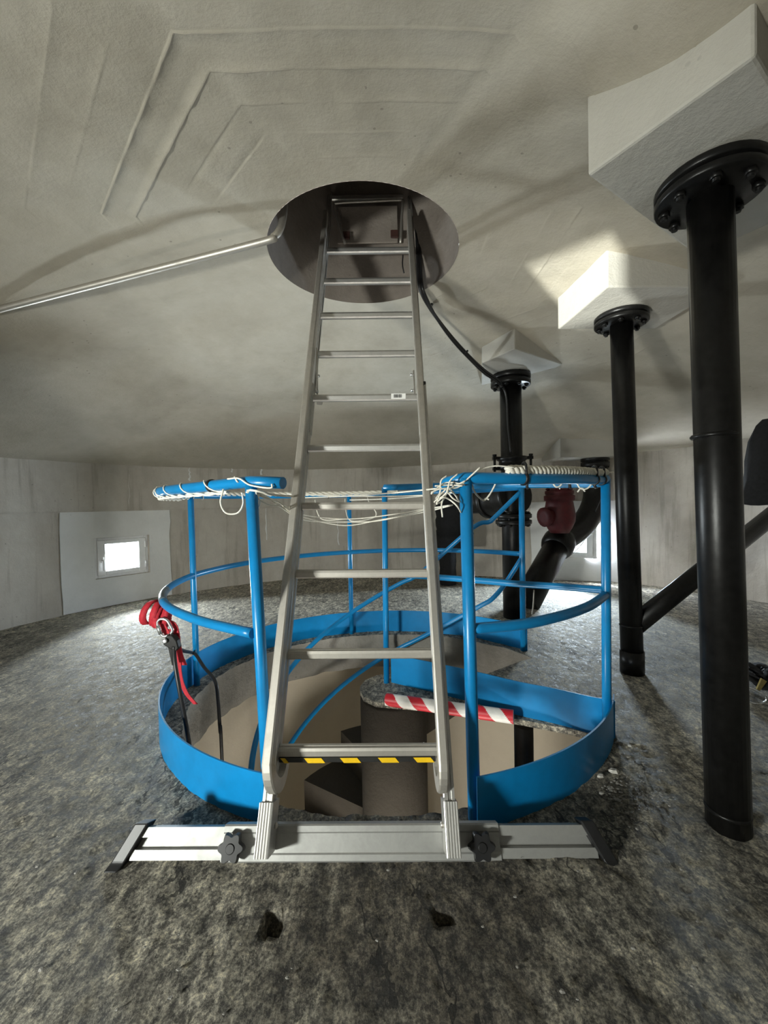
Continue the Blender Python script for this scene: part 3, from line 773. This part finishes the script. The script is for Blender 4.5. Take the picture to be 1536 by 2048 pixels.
# ------------------------------------------------------------------ spiral stair with landing
st = thing('spiral_staircase', 'dark concrete spiral staircase turning round a column inside the floor opening', 'staircase', (CS.x, CS.y, -3.2))
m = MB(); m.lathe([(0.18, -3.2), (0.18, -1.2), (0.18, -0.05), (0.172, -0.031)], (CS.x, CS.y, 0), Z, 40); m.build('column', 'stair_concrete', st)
fr_ = [(-0.150, 2.15), (-0.125, 2.07), (-0.06, 2.01), (0.03, 1.99), (0.30, 1.935), (0.62, 1.815), (0.80, 1.735), (0.93, 1.655), (1.06, 1.60)]
bk_ = [(-0.150, 2.19), (-0.125, 2.27), (-0.06, 2.33), (0.03, 2.35), (0.30, 2.24), (0.54, 2.29), (0.85, 2.50), (1.00, 2.57), (1.07, 2.52)]
m = MB(); n = len(fr_); m.add([V((x, y, z)) for z in (-0.004, -0.03) for l_ in (fr_, bk_) for x, y in l_],
      [(i, i + 1, n + i + 1, n + i) for i in range(n - 1)] + [(2 * n + i, 3 * n + i, 3 * n + i + 1, 2 * n + i + 1) for i in range(n - 1)]
      + [(i, 2 * n + i, 2 * n + i + 1, i + 1) for i in range(n - 1)] + [(n + i, n + i + 1, 3 * n + i + 1, 3 * n + i) for i in range(n - 1)] + [(0, n, 3 * n, 2 * n), (n - 1, 3 * n - 1, 4 * n - 1, 2 * n - 1)])
m.build('landing', 'floor_concrete', st)
for i in range(15):
    a0 = 44 + 26 * i; z = -0.19 * (i + 1); m = MB(); ri, ro = 0.15, 0.68
    poly = [hel(a0 + 26 * k / 5, ro, z) for k in range(6)] + [hel(a0 + 26, ri, z), hel(a0, ri, z)]
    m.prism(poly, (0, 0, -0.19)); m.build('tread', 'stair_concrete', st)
# striped edge guard on the landing front
g0, g1 = P(772, 1400, 2.085), P(1028, 1434, 1.80)
g0 = V((0.012, 2.010, -0.035)); g1 = V((0.605, 1.795, -0.035))
g0 = P(773, 1399, 2.02); g1 = P(1027, 1434, 1.80)
def guard():
    root = tag(thing('edge_guard', 'red and white striped foam edge guard along the landing front', 'edge guard', (g0 + g1) / 2))
    ax = (g1 - g0); Lg = ax.length; ax.normalize(); x, y = frame_of(ax); R = 0.030; NS, NL = 32, 260
    for colr in (0, 1):
        m = MB()
        vs = [g0 + ax * (Lg * i / NL) + (x * math.cos(2 * PI * k / NS) + y * math.sin(2 * PI * k / NS)) * R for i in range(NL + 1) for k in range(NS)]
        fs = []
        for i in range(NL):
            for k in range(NS):
                ph = (i + 0.5) / NL * 8.3 + 2.0 - (k + 0.5) / NS * 2.0
                if int(ph) % 2 == colr: fs.append((i * NS + k, i * NS + (k + 1) % NS, (i + 1) * NS + (k + 1) % NS, (i + 1) * NS + k))
        m.add(vs, fs, True)
        m.build('foam_stripe', ['guard_white', 'guard_red'][colr], root, recalc=False)
    for e_ in (g0 + ax * 0.002, g1 - ax * 0.006):
        m = MB(); m.tube([e_, e_ + ax * 0.004], R * 0.985, 24); m.build('end_face', 'guard_white', root)
guard()

# ------------------------------------------------------------------ black pipes
def flange(parent, c, r, th=0.022, gap=0.006, nb=8, pr=0.05, br=0.009, d=Z, double=True):
    c = V(c); d = V(d).normalized(); m = MB()
    m.lathe([(pr, 0), (r * 0.97, 0), (r, 0.004), (r, th - 0.004), (r * 0.97, th), (pr, th)], c, d, 36)
    if double: m.lathe([(pr, th + gap), (r * 0.97, th + gap), (r, th + gap + 0.004), (r, 2 * th + gap - 0.004), (r * 0.97, 2 * th + gap), (pr, 2 * th + gap)], c, d, 36); m.lathe([(r * 0.86, th - 0.001), (r * 0.86, th + gap + 0.001)], c, d, 30)
    f = m.build('flange', 'black_paint', parent); x, y = frame_of(d); top = 2 * th + gap if double else th
    for i in range(nb):
        q = 2 * PI * (i + 0.3) / nb; b = c + (x * math.cos(q) + y * math.sin(q)) * (r * 0.80); m = MB()
        m.lathe([(br * 1.7, -0.014), (br * 1.7, 0.0)], b, d, 6)
        m.lathe([(br, -0.022), (br, top + (0.02 if double else 0.002))], b, d, 8)
        if double: m.lathe([(br * 1.7, top), (br * 1.7, top + 0.012)], b, d, 6)
        m.build('bolt', 'black_paint', f)
    return f
def vpipe(px0, py0, d0, pxt, pyt, r, parent, name='pipe', ztop=None):
    b = P(px0, py0, d0); t = P(pxt, pyt, d0); u = (t - b) / (t.z - b.z)
    if ztop: t = b + u * (ztop - b.z)
    b = V((b.x, b.y, b.z)); m = MB(); m.tube([b, b + (t - b) * 0.5, t], r, 28); m.build(name, 'black_paint', parent); return b, t
# nearest pipe
b1 = P(1457, 1655, 1.203); p1 = thing('riser_pipe', 'thickest black riser pipe nearest the viewer, bolted to the ceiling by a big flange', 'pipe', (b1.x, b1.y, 0))
b, t = vpipe(1457, 1660, 1.203, 1421, 450, 0.0565, p1, ztop=1.941)
flange(p1, V((t.x, t.y, 1.941 - 0.058)), 0.137, 0.024, 0.008, 8, 0.05)
for w_, rr in ((P(1429, 872, 1.203), 0.0595), (P(1455, 1618, 1.203), 0.0585)):
    m = MB(); m.lathe([(0.0565, -0.006), (rr, -0.002), (rr, 0.002), (0.0565, 0.006)], w_, Z, 28); m.build('weld_seam', 'black_paint', p1)
# second pipe with slanted branch
b2 = P(1265, 1345, 2.305); p2 = thing('riser_pipe', 'black riser pipe with a slanting branch, standing right of the blue railing', 'pipe', (b2.x, b2.y, 0))
b, t = vpipe(1265, 1347, 2.305, 1243, 660, 0.0585, p2, ztop=2.05)
flange(p2, V((t.x, t.y, 2.05 - 0.056)), 0.138, 0.023, 0.007, 8, 0.05)
m = MB(); br0, br1 = P(1270, 1250, 2.305), P(1560, 1018, 2.75); m.tube([br0, (br0 + br1) / 2, br1], 0.055, 24); m.build('branch_pipe', 'black_paint', p2)
m = MB(); c = P(1262, 1250, 2.305); m.lathe([(0.0585, -0.006), (0.062, -0.002), (0.062, 0.002), (0.0585, 0.006)], c, Z, 28); m.build('weld_seam', 'black_paint', p2)
m = MB(); m.lathe([(0.0635, -0.13), (0.0635, 0.0)], P(1264, 1300, 2.305), Z, 28); m.build('base_collar', 'black_paint', p2)
# third pipe with coupling and bent valve body
b3 = P(1027, 1232, 3.45); p3 = thing('riser_pipe', 'black riser pipe at the centre back with clamp coupling and flanged elbow', 'pipe', (b3.x, b3.y, 0))
b, t = vpipe(1028, 1234, 3.45, 1021, 770, 0.090, p3, ztop=2.086)
flange(p3, V((t.x, t.y, 2.086 - 0.10)), 0.165, 0.040, 0.014, 8, 0.07, 0.011)
c = P(1024, 927, 3.45)
m = MB(); m.lathe([(0.09, -0.06), (0.125, -0.05), (0.125, -0.015), (0.11, -0.01), (0.11, 0.02), (0.125, 0.03), (0.125, 0.055), (0.09, 0.06)], c, Z, 30); cp = m.build('clamp_coupling', 'black_paint', p3)
for s in (-1, 1):
    m = MB(); q = c + V((s * 0.155, -0.02, 0)); m.tube([q - Z * 0.07, q + Z * 0.075], 0.011, 8); m.box(q + Z * 0.045 - V((s * 0.02, 0, 0)), V((0.035, 0, 0)), V((0, 0.02, 0)), Z * 0.012); m.box(q - Z * 0.045 - V((s * 0.02, 0, 0)), V((0.035, 0, 0)), V((0, 0.02, 0)), Z * 0.012); m.lathe([(0.018, 0.06), (0.018, 0.078)], q, Z, 6); m.build('clamp_bolt', 'black_paint', cp)
flange(p3, P(1027, 1048, 3.45) , 0.150, 0.036, 0.016, 8, 0.08, 0.013)
e0, e1, e2 = P(1032, 990, 3.42), P(985, 1000, 3.75), P(925, 1005, 4.15)
m = MB(); m.tube(catmull([e0, e0 * 0.5 + e1 * 0.5, e1, e2], 5), [0.165] * 3 + [0.16] * 3 + [0.155] * 5 + [0.12] * 4 + [0.10], 24); m.build('elbow_body', 'black_paint', p3)
m = MB(); m.lathe([(0.16, 0), (0.175, 0.01), (0.175, 0.05), (0.16, 0.06)], P(985, 1000, 3.75), (e2 - e1), 28); m.build('elbow_collar', 'black_paint', p3)
# wrapped drop near the back wall
bw = P(898, 1150, 5.05); pw = thing('wrapped_pipe', 'black wrapped pipe by the back wall, wide above and narrow below', 'pipe', (bw.x, bw.y, 0))
m = MB(); c0 = P(909, 1100, 4.9); prof = []
for i in range(15):
    q = i / 14; prof.append((0.225 + 0.012 * math.sin(i * 2.1) - (0.05 if i > 12 else 0) - (0.01 if i == 0 else 0), 0.72 * q))
m.lathe(prof, c0, Z, 28); m.build('wrapping', 'black_fabric', pw)
m = MB(); c1 = P(895, 1100, 4.9); m.lathe([(0.10, -c1.z), (0.108, -c1.z + 0.08), (0.098, -c1.z + 0.2), (0.105, -c1.z + 0.28), (0.10, 0.02)], c1, Z, 20); m.build('lower_pipe', 'black_fabric', pw)
# slanted pipe with red valve
q0, q1, q2, q3 = P(1190, 935, 4.75), P(1190, 1000, 4.7), P(1118, 1085, 4.35), P(1048, 1212, 3.75)
pv = thing('slanted_pipe', 'slanting black pipe with a dark red valve in front of the right window', 'pipe', (q3.x, q3.y, 0))
m = MB(); m.tube(catmull([q0, q1, P(1165, 1050, 4.55), q2], 6), 0.135, 24); m.build('upper_pipe', 'black_paint', pv)
m = MB(); m.tube([q2, (q2 + q3) / 2, q3], 0.13, 24); m.build('lower_pipe', 'black_paint', pv)
m = MB(); dq = (q3 - q2).normalized(); m.lathe([(0.10, -0.12), (0.15, -0.10), (0.17, -0.04), (0.17, 0.04), (0.15, 0.10), (0.10, 0.12)], q2 + dq * 0.02, dq, 28); m.build('joint_sleeve', 'black_paint', pv)
fl = flange(pv, V((q0.x, q0.y, P(1190, 934, 4.75).z)), 0.155, 0.055, 0.012, 8, 0.09, 0.014)
vc = P(1119, 1033, 4.15); m = MB()
m.lathe([(0.09, -0.17), (0.12, -0.12), (0.15, -0.05), (0.155, 0.02), (0.14, 0.10), (0.13, 0.16), (0.15, 0.17), (0.15, 0.215), (0.13, 0.225), (0.14, 0.235), (0.14, 0.265), (0.10, 0.28), (0.06, 0.33)], vc, Z, 28)
m.lathe([(0.06, 0), (0.085, 0.05), (0.085, 0.17), (0.10, 0.18), (0.10, 0.205), (0.05, 0.215)], vc + Z * 0.02, V((-1, -0.35, -0.12)), 20)
vb = m.build('valve_body', 'red_valve_paint', pv); vb['label'] = 'dark red valve body'
m = MB(); m.tube([vc + Z * 0.32, vc + Z * 0.43], 0.028, 12); m.build('valve_stem', 'black_paint', vb)
for i in range(6):
    q = 2 * PI * i / 6; m = MB(); p = vc + V((math.cos(q) * 0.12, math.sin(q) * 0.12, 0.16)); m.tube([p, p + Z * 0.14], 0.012, 8); m.lathe([(0.02, 0.115), (0.02, 0.13)], p, Z, 6); m.build('valve_bolt', 'red_valve_paint', vb)
# pipe going down in the shaft
pp = P(1047, 1440, 1.93); pd = MB(); pd.tube([V((pp.x, pp.y, -3.1)), V((pp.x, pp.y, -1)), V((pp.x, pp.y, -0.09))], 0.045, 20)
tag(pd.build('drop_pipe', 'black_paint', loc=(pp.x, pp.y, -3.1)), 'black vertical pipe inside the shaft under the striped edge guard', 'pipe')

# ------------------------------------------------------------------ conduit, cables
cpts = [P(-40, 630, 2.07), P(0, 618, 2.07), P(270, 549, 2.00), P(520, 485, 1.91), P(547, 474, 1.905), P(560, 458, 1.91), P(567, 430, 1.92), P(570, 395, 1.94)]
m = MB(); m.tube(catmull(cpts, 6), 0.0165, 14); cd = m.build('conduit', 'galvanised', loc=P(0, 618, 2.07)); tag(cd, 'grey galvanised conduit running under the ceiling from the left into the hatch', 'conduit')
for i, (off, lab) in enumerate(((0, 'thick black cable drooping from the hatch to the back pipe, upper of the pair'), (1, 'black cable tied along beneath its twin from the hatch to the back pipe'))):
    o_ = off * 5
    pts = [P(822 + o_, 330, 2.60), P(829 + o_, 400, 2.58), P(834 + o_, 480, 2.56), P(838 + o_, 560, 2.47), P(846 + o_, 592, 2.50), P(872 + o_ * 0.6, 634 + o_, 2.72), P(905, 676 + o_, 2.86), P(938, 712 + o_, 3.0), P(968, 740 + o_ * 1.2, 3.15), P(998, 762 + o_, 3.30), P(1012, 790, 3.34), P(1016, 850, 3.345), P(1022, 905, 3.32)]
    if i == 0: pts = pts[:10] + [P(1004, 775, 3.30)]
    m = MB(); m.tube(catmull(pts, 6), 0.0115 if i == 0 else 0.009, 10)
    c = m.build('cable', 'black_cable', loc=pts[0]); tag(c, lab, 'cable')
    if i == 0:
        for px, py, d in ((861, 610, 2.66), (932, 703, 2.97)):
            mm = MB(); q = P(px, py + 2, d); mm.lathe([(0.021, -0.006), (0.021, 0.006)], q, P(px + 20, py + 24, d) - q, 12); mm.build('cable_tie', 'black_rubber', c)
m = MB(); m.tube(catmull([P(806, 510, 2.50), P(805, 530, 2.50), P(808, 546, 2.5)], 5), 0.004, 8); tag(m.build('wire_end', 'black_cable', loc=P(806, 510, 2.5)), 'short black wire end hanging under the top rung', 'wire')
m = MB(); m.tube(catmull([P(1068, 1180, 3.6), P(1066, 1215, 3.55), P(1062, 1245, 3.5), P(1066, 1262, 3.3)], 5), 0.006, 6); tag(m.build('thin_wire', 'galvanised', loc=P(1066, 1262, 3.3)), 'thin grey wire hanging from the slanting pipe to the floor', 'wire')
m = MB(); m.tube(catmull([P(1206, 990, 4.4), P(1190, 1025, 4.5), P(1176, 1045, 4.55), P(1172, 1075, 4.6), P(1150, 1103, 4.6), P(1138, 1106, 4.5)], 6), 0.006, 6); tag(m.build('thin_wire', 'black_cable', loc=P(1172, 1075, 4.6)), 'thin dark wire looping across the right window', 'wire')

# ------------------------------------------------------------------ safety net rolled on the rails
net = thing('safety_net', 'white cord safety net rolled up and tied along the blue top rails', 'net', P(700, 990, 2.9))
CR = 0.0028
def cord(pts, r=CR, name='cord', n=6): 
    m = MB(); m.tube(catmull(pts, 6), r, 6); return m.build(name, 'white_cord', net)
def along(path, t):
    q = t * (len(path) - 1); i = min(int(q), len(path) - 2); return path[i].lerp(path[i + 1], q - i), (path[i + 1] - path[i]).normalized()
def wrap(path, t0, t1, turns, r, cr=CR, ph=0.0):
    n = int(abs(turns) * 12); pts = []
    for i in range(n + 1):
        p, d = along(path, t0 + (t1 - t0) * i / n); x, y = frame_of(d); q = 2 * PI * turns * i / n + ph
        pts.append(p + (x * math.cos(q) + y * math.sin(q)) * r)
    m = MB(); m.tube(pts, cr, 6); return m.build('cord', 'white_cord', net)
wrap(TOPL, 0.02, 0.40, 9, 0.0212)
wrap(TOPL, 0.20, 0.44, 9, 0.0222, ph=1.0)
def bundle(path, t0, t1, off, strands, r, turns, cr=0.0045):
    for s in range(strands): 
        n = int(turns * 12); pts = []
        for i in range(n + 1):
            p, d = along(path, t0 + (t1 - t0) * i / n); x, y = frame_of(d); q = 2 * PI * turns * i / n + 2 * PI * s / strands
            pts.append(p + off + (x * math.cos(q) + y * math.sin(q)) * r)
        m = MB(); m.tube(pts, cr, 6); m.build('rolled_cord', 'white_cord', net)
bundle(TOPL, 0.04, 0.36, V((0, 0, -0.026)), 2, 0.004, 9, 0.004)
bundle(TOPL, 0.40, 0.78, V((0, -0.02, 0.012)), 3, 0.009, 12, 0.008)
bundle(TOPR, 0.17, 0.97, V((0, -0.004, 0.028)), 3, 0.008, 14, 0.0085)
J = lambda s: random.uniform(-s, s)
# loops and strands near the left post
cord([P(447, 978, 1.28), P(441, 1005, 1.27), P(452, 1026, 1.27), P(475, 1026, 1.27), P(486, 1008, 1.27), P(484, 985, 1.27)])
cord([P(455, 958, 1.29), P(478, 957, 1.25), P(500, 970, 1.235), P(540, 976, 1.2), P(544, 968, 1.2)])
cord([P(512, 985, 1.25), P(520, 1005, 1.3), P(512, 1026, 1.3)])
for a in range(4):
    cord([P(500 + J(8), 982 + J(3), 1.24), P(530 + J(10), 1000 + J(8), 1.3), P(560, 1012 + J(8), 1.4), P(585 + J(8), 1022 + J(8), 1.55)])
cord([P(500, 980, 1.237), P(520, 983, 1.237), P(550, 990, 1.3), P(600, 994, 1.6)], 0.004)
# strands crossing behind the ladder
for y0, y1, sag in ((1030, 1018, 8), (1040, 1020, 4), (1035, 1024, 16)):
    cord([P(565, 1010, 1.5), P(610, y0, 2.0), P(690, y0 + sag, 2.2), P(760, y0 + sag * 0.3, 2.2), P(850, y1, 2.0), P(905, 1010, 1.7)], 0.0033)
cord([P(690, 998, 2.9), P(692, 1022, 2.6), P(703, 1042, 2.4), P(745, 1036, 2.4), P(752, 1025, 2.4), P(740, 1008, 2.4), P(735, 995, 2.6)], 0.0035)
cord([P(630, 1000, 2.4), P(636, 1028, 2.3), P(650, 1040, 2.3), P(690, 1038, 2.3)], 0.003)
for (x0, y0), (x1, y1), d0, d1 in (((575, 988), (875, 990), 2.6, 1.6), ((590, 996), (885, 976), 2.6, 1.4), ((700, 1000), (905, 985), 2.7, 1.5)):
    cord([P(x0, y0, d0), P((2 * x0 + x1) / 3, (2 * y0 + y1) / 3 + 3, (2 * d0 + d1) / 3), P((x0 + 2 * x1) / 3, (y0 + 2 * y1) / 3 + 3, (d0 + 2 * d1) / 3), P(x1, y1, d1)], 0.0035)
# bunch of loose ends left of the right post
D = 1.24
for pts in ([(960, 935), (935, 958), (915, 975), (880, 978), (862, 985)], [(915, 948), (900, 962), (893, 985), (875, 1000)], [(893, 952), (882, 962), (880, 985), (872, 997)],
            [(930, 962), (900, 978), (885, 1002), (873, 1008)], [(873, 1008), (880, 990), (897, 978), (912, 992), (917, 1002)], [(890, 975), (905, 996), (920, 1004)],
            [(873, 1006), (886, 995), (900, 1000), (914, 1012), (922, 1025)], [(888, 994), (883, 1010), (885, 1034)], [(862, 988), (885, 968), (905, 965), (930, 970)], [(955, 940), (990, 932), (1030, 935)],
            [(870, 972), (900, 970), (925, 972)], [(868, 1005), (890, 980), (908, 962)]):
    cord([P(x, y, D + J(0.02)) for x, y in pts], 0.0026)
for pts, d in (([(944, 968), (950, 985), (965, 1000), (972, 998), (982, 985), (992, 966)], 1.30), ([(944, 966), (960, 963), (985, 962), (1005, 966), (1030, 962)], 1.33), ([(1104, 965), (1112, 974), (1122, 968)], 1.9), ([(1104, 966), (1115, 970), (1120, 978)], 1.9), ([(1062, 975), (1072, 972), (1078, 966)], 1.95),
               ([(1105, 965), (1112, 974), (1120, 972), (1124, 966)], 1.5), ([(1152, 962), (1160, 976), (1172, 978), (1182, 970), (1188, 962)], 1.55), ([(1155, 984), (1163, 976), (1170, 983)], 1.55), ([(966, 1002), (972, 997), (978, 999)], 1.3), ([(1200, 940), (1215, 944), (1227, 945)], 1.62)):
    cord([P(x, y, d) for x, y in pts], 0.003)
# black ties
for path, ts in ((TOPL, (0.062, 0.285, 0.315)), (TOPR, (0.235, 0.70, 0.84)), (ITOP, (0.30, 0.55, 0.75, 0.9)), (TOPL, (0.66,))):
    for t in ts:
        p, d = along(path, t); m = MB(); m.lathe([(0.0195, -0.006), (0.0225, -0.004), (0.0225, 0.004), (0.0195, 0.006)], p, d, 16)
        x, y = frame_of(d)
        if path is TOPR: m.tube([p + Z * 0.026 + x * s_ for s_ in (0.012, 0.018)], 0.004, 6); m.tube(catmull([p + V((0, -0.026, 0.01)), p + V((0, -0.02, 0.045)), p + V((0, 0.004, 0.052)), p + V((0, 0.02, 0.035))], 4), 0.004, 6)
        m.build('tie', 'black_rubber', net)

# ------------------------------------------------------------------ rescue gear on the left rail
dS = 1.73
sl = thing('webbing_sling', 'red webbing sling knotted round the left middle rail', 'sling', P(325, 1235, dS))
def ribbon(pts, wv, th=0.0025, w=0.012):
    cp = catmull(pts, 6); m = MB(); m.sweep([(-w, -th), (w, -th), (w, th), (-w, th)], cp, V(wv).normalized()); return m
rows = []
kc = P(322, 1231, dS)
for i in range(1, 12):
    a = PI * i / 12; row = []
    for k in range(24):
        q = 2 * PI * k / 24; d = V((math.sin(a) * math.cos(q), math.sin(a) * math.sin(q), math.cos(a)))
        row.append(kc + d * 0.043 * (1 + 0.22 * noise.noise(d * 2.3) + 0.10 * math.sin(7 * q + 5 * a)))
    rows.append(row)
m = MB(); m.grid(rows, True, True); m.add(rows[0], [tuple(range(24))]); m.add(rows[-1], [tuple(range(24))]); m.build('knot', 'red_webbing', sl)
for i, (dx, tw) in enumerate(((-14, 0.3), (-4, -0.2), (6, 0.1), (14, -0.4))):
    ring_p = []
    c = P(318 + dx, 1229 + dx * 0.35, dS - 0.0)
    for q in range(17):
        th = 2 * PI * q / 16; ring_p.append(c + V((0.012 * math.sin(th * 1 + tw) + tw * 0.03 * math.cos(th), math.cos(th) * 0.046, math.sin(th) * 0.050)))
    m = MB(); m.sweep([(-0.014, -0.003), (0.014, -0.003), (0.014, 0.003), (-0.014, 0.003)], ring_p, (RT + V((0, 0.3 * tw, 0.5 * tw))).normalized(), smooth=True); m.build('wrap', 'red_webbing', sl)
for pts, w in (([(312, 1240), (318, 1256), (335, 1262), (345, 1258)], 0.014), ([(330, 1238), (345, 1246), (352, 1262), (356, 1290), (360, 1310), (368, 1330)], 0.013), ([(345, 1250), (355, 1270), (357, 1300), (360, 1350), (372, 1385), (391, 1408)], 0.009), ([(322, 1245), (332, 1262), (340, 1280), (350, 1300)], 0.013)):
    m = ribbon([P(x, y, dS - 0.045 + i * 0.002) for i, (x, y) in enumerate(pts)], RT, 0.002, w); m.build('strap', 'red_webbing', sl)
cb = MB(); cpts = [(315, 1246), (320, 1262), (326, 1272), (338, 1270), (345, 1262), (340, 1250), (333, 1240), (321, 1238)]
cb.tube(catmull([P(x, y, dS - 0.06) for x, y in cpts], 5, True), 0.006, 8, True)
cbo = cb.build('carabiner', 'steel_bright', loc=P(328, 1255, dS - 0.06)); tag(cbo, 'silver steel carabiner clipped through the red sling', 'carabiner')
m = MB(); m.tube([P(316, 1250, dS - 0.06), P(322, 1268, dS - 0.06)], 0.0095, 10); m.build('gate', 'steel_bright', cbo)
dc = P(340, 1290, dS - 0.07)
de = thing('descender', 'black rope descender hanging from the silver carabiner', 'descender', dc)
m = MB(); body = [P(x, y, dS - 0.085) for x, y in ((328, 1278), (334, 1270), (345, 1272), (353, 1282), (357, 1296), (352, 1303), (343, 1300), (336, 1296), (326, 1290))]
m.prism(body, V((0, 0.03, 0))); ob = m.build('body', 'black_paint', de); md = ob.modifiers.new('b', 'BEVEL'); md.width = 0.004; md.segments = 2
m = MB(); m.prism([P(x, y, dS - 0.08) for x, y in ((336, 1294), (347, 1298), (348, 1330), (344, 1331))], V((0, 0.015, 0))); m.build('lever', 'black_paint', de)
m = MB(); m.lathe([(0.010, 0), (0.010, 0.008), (0.006, 0.01)], P(331, 1281, dS - 0.087), V((0, -1, 0)), 12); m.build('pin', 'steel_bright', de)
m = MB(); m.tube(catmull([P(348, 1292, dS - 0.08), P(350, 1325, dS - 0.08), P(360, 1385, dS - 0.1), P(374, 1460, dS - 0.1), P(382, 1512, dS - 0.1), G(384, 1530, -0.6), V((-0.62, 1.75, -2.5))], 8), 0.0085, 10)
tag(m.build('rope', 'black_cable', loc=P(348, 1292, dS - 0.08)), 'black rope falling from the descender into the shaft', 'rope')
m = MB(); m.tube(catmull([P(352, 1296, dS - 0.06), P(368, 1302, 1.9), P(382, 1305, 2.20), P(392, 1310, 2.215), P(408, 1334, 2.15), P(430, 1362, 2.05), P(436, 1400, 2.02), P(440, 1460, 2.0), P(445, 1545, 1.98), V((-0.80, 1.95, -2.5))], 8), 0.0085, 10)
tag(m.build('rope', 'black_cable', loc=P(382, 1305, 2.20)), 'second black rope looped past the left back post down the shaft', 'rope')

# ------------------------------------------------------------------ right edge: hanging jacket and harness gear
jd = 2.35
m = MB(); jk = [(1528, 838, 0.03), (1518, 850, 0.06), (1508, 880, 0.09), (1500, 920, 0.10), (1496, 960, 0.11), (1490, 990, 0.11), (1484, 1002, 0.105), (1487, 1007, 0.10)]
rows = []
for x, y, th in jk:
    row = []; c = P(1545, y, jd); hw = (P(1545, y, jd) - P(x, y, jd)).length
    for k in range(20):
        q = 2 * PI * k / 20; fold = 1 + 0.07 * math.sin(5 * q + y * 0.03)
        row.append(c + V((math.cos(q) * hw * fold, math.sin(q) * th * fold, 0.010 * math.sin(3 * q) * (y > 980))))
    rows.append(row)
m.grid(rows, True, True); m.add(rows[0], [tuple(range(20))]); m.add(rows[-1], [tuple(reversed(range(20)))])
jk_o = tag(m.build('jacket', 'black_fabric', loc=P(1545, 838, jd)), 'black jacket hanging at the right edge above the slanting branch pipe', 'jacket')
hg = G(1525, 1400); hr = thing('safety_harness', 'black harness with silver buckle and yellow tag lying behind the thickest pipe', 'harness', (hg.x, hg.y, 0))
m = MB(); rg = random.Random(11)
hd0 = hg.y + 0.1
for i in range(7):
    c = V((hg.x + rg.uniform(-0.03, 0.16), hd0 + rg.uniform(-0.03, 0.12), 0.035 + rg.uniform(0, 0.04)))
    pts = [c + V((math.cos(q) * rg.uniform(0.05, 0.08), math.sin(q) * rg.uniform(0.05, 0.09), 0.03 * math.sin(q * 2 + i))) for q in [2 * PI * k / 7 for k in range(7)]]
    m.sweep([(-0.004, -0.022), (0.004, -0.022), (0.004, 0.022), (-0.004, 0.022)], catmull(pts, 4, True), V((0, 0, 1)), smooth=True)
m.build('webbing', 'black_fabric', hr)
bd = hg.y - 0.02
m = MB(); m.tube(catmull([P(x, y, bd) for x, y in ((1491, 1378), (1491, 1394), (1500, 1404), (1515, 1408), (1530, 1404), (1532, 1393), (1520, 1386), (1503, 1377))], 4, True), 0.0045, 8, True); m.build('buckle', 'steel_bright', hr)
m = MB(); m.prism([P(x, y, bd + 0.01) for x, y in ((1524, 1357), (1534, 1363), (1520, 1382), (1514, 1379))], V((0, 0.008, 0))); m.build('tag', 'brass', hr)

# ------------------------------------------------------------------ chips and rubble on the floor
rc = random.Random(21)
def chip(c, s, rng):
    vs = []
    for k in range(2):
        for i in range(6):
            q = 2 * PI * i / 6 + rng.uniform(-0.3, 0.3); r = s * rng.uniform(0.6, 1.1) * (1 if k == 0 else 0.7)
            vs.append(c + V((math.cos(q) * r, math.sin(q) * r * 0.7, k * s * rng.uniform(0.3, 0.5) - 0.003)))
    return vs, [tuple(reversed(range(6))), tuple(range(6, 12))] + [(i, (i + 1) % 6, 6 + (i + 1) % 6, 6 + i) for i in range(6)]
m = MB()
for i in range(190):
    if i < 150: g = G(rc.gauss(1255, 45), rc.gauss(1575, 35))
    else: g = G(rc.uniform(60, 1500), rc.uniform(1560, 2040))
    q = math.hypot((g.x + 0.01) / (RING_X + 0.03), (g.y - 2.17) / (RING_Y + 0.03))
    if q < 1.02: continue
    m.add(*chip(V((g.x, g.y, 0.002)), rc.uniform(0.003, 0.008), rc))
o = m.build('rubble', 'stone_chip'); tag(o, 'small grey concrete crumbs scattered on the floor', 'rubble', kind='stuff')
for i, (px, py, s, mt) in enumerate(((1227, 1543, 0.022, 'light_chip'), (1201, 1553, 0.016, 'light_chip'), (1221, 1577, 0.012, 'stone_chip'), (1203, 1587, 0.010, 'light_chip'), (1259, 1492, 0.011, 'light_chip'), (1320, 1541, 0.012, 'stone_chip'))):
    g = G(px, py); m = MB(); m.add(*chip(V((g.x, g.y, 0.003)), s, rc))
    tag(m.build('concrete_chip', mt, loc=(g.x, g.y, 0)), ['largest pale concrete chip lying right of the blue toe board', 'pale concrete chip closest to the right blue toe board', 'dull grey concrete chip below the largest pale chip', 'small pale concrete chip nearest the viewer in the chip heap', 'pale concrete chip lying farthest back along the toe board', 'grey concrete chip lying farthest right, alone towards the thickest pipe'][i], 'stone', 'loose concrete chips by the blue toe board')
m = MB()
for i in range(40):
    a = rc.uniform(-46, -33); p = ring(a, 0.004, rc.uniform(-0.10, -0.02)); m.add(*chip(p, rc.uniform(0.004, 0.012), rc))
tag(m.build('rubble', 'light_chip'), 'pale crumbs heaped inside the toe board at the right', 'rubble', kind='stuff')
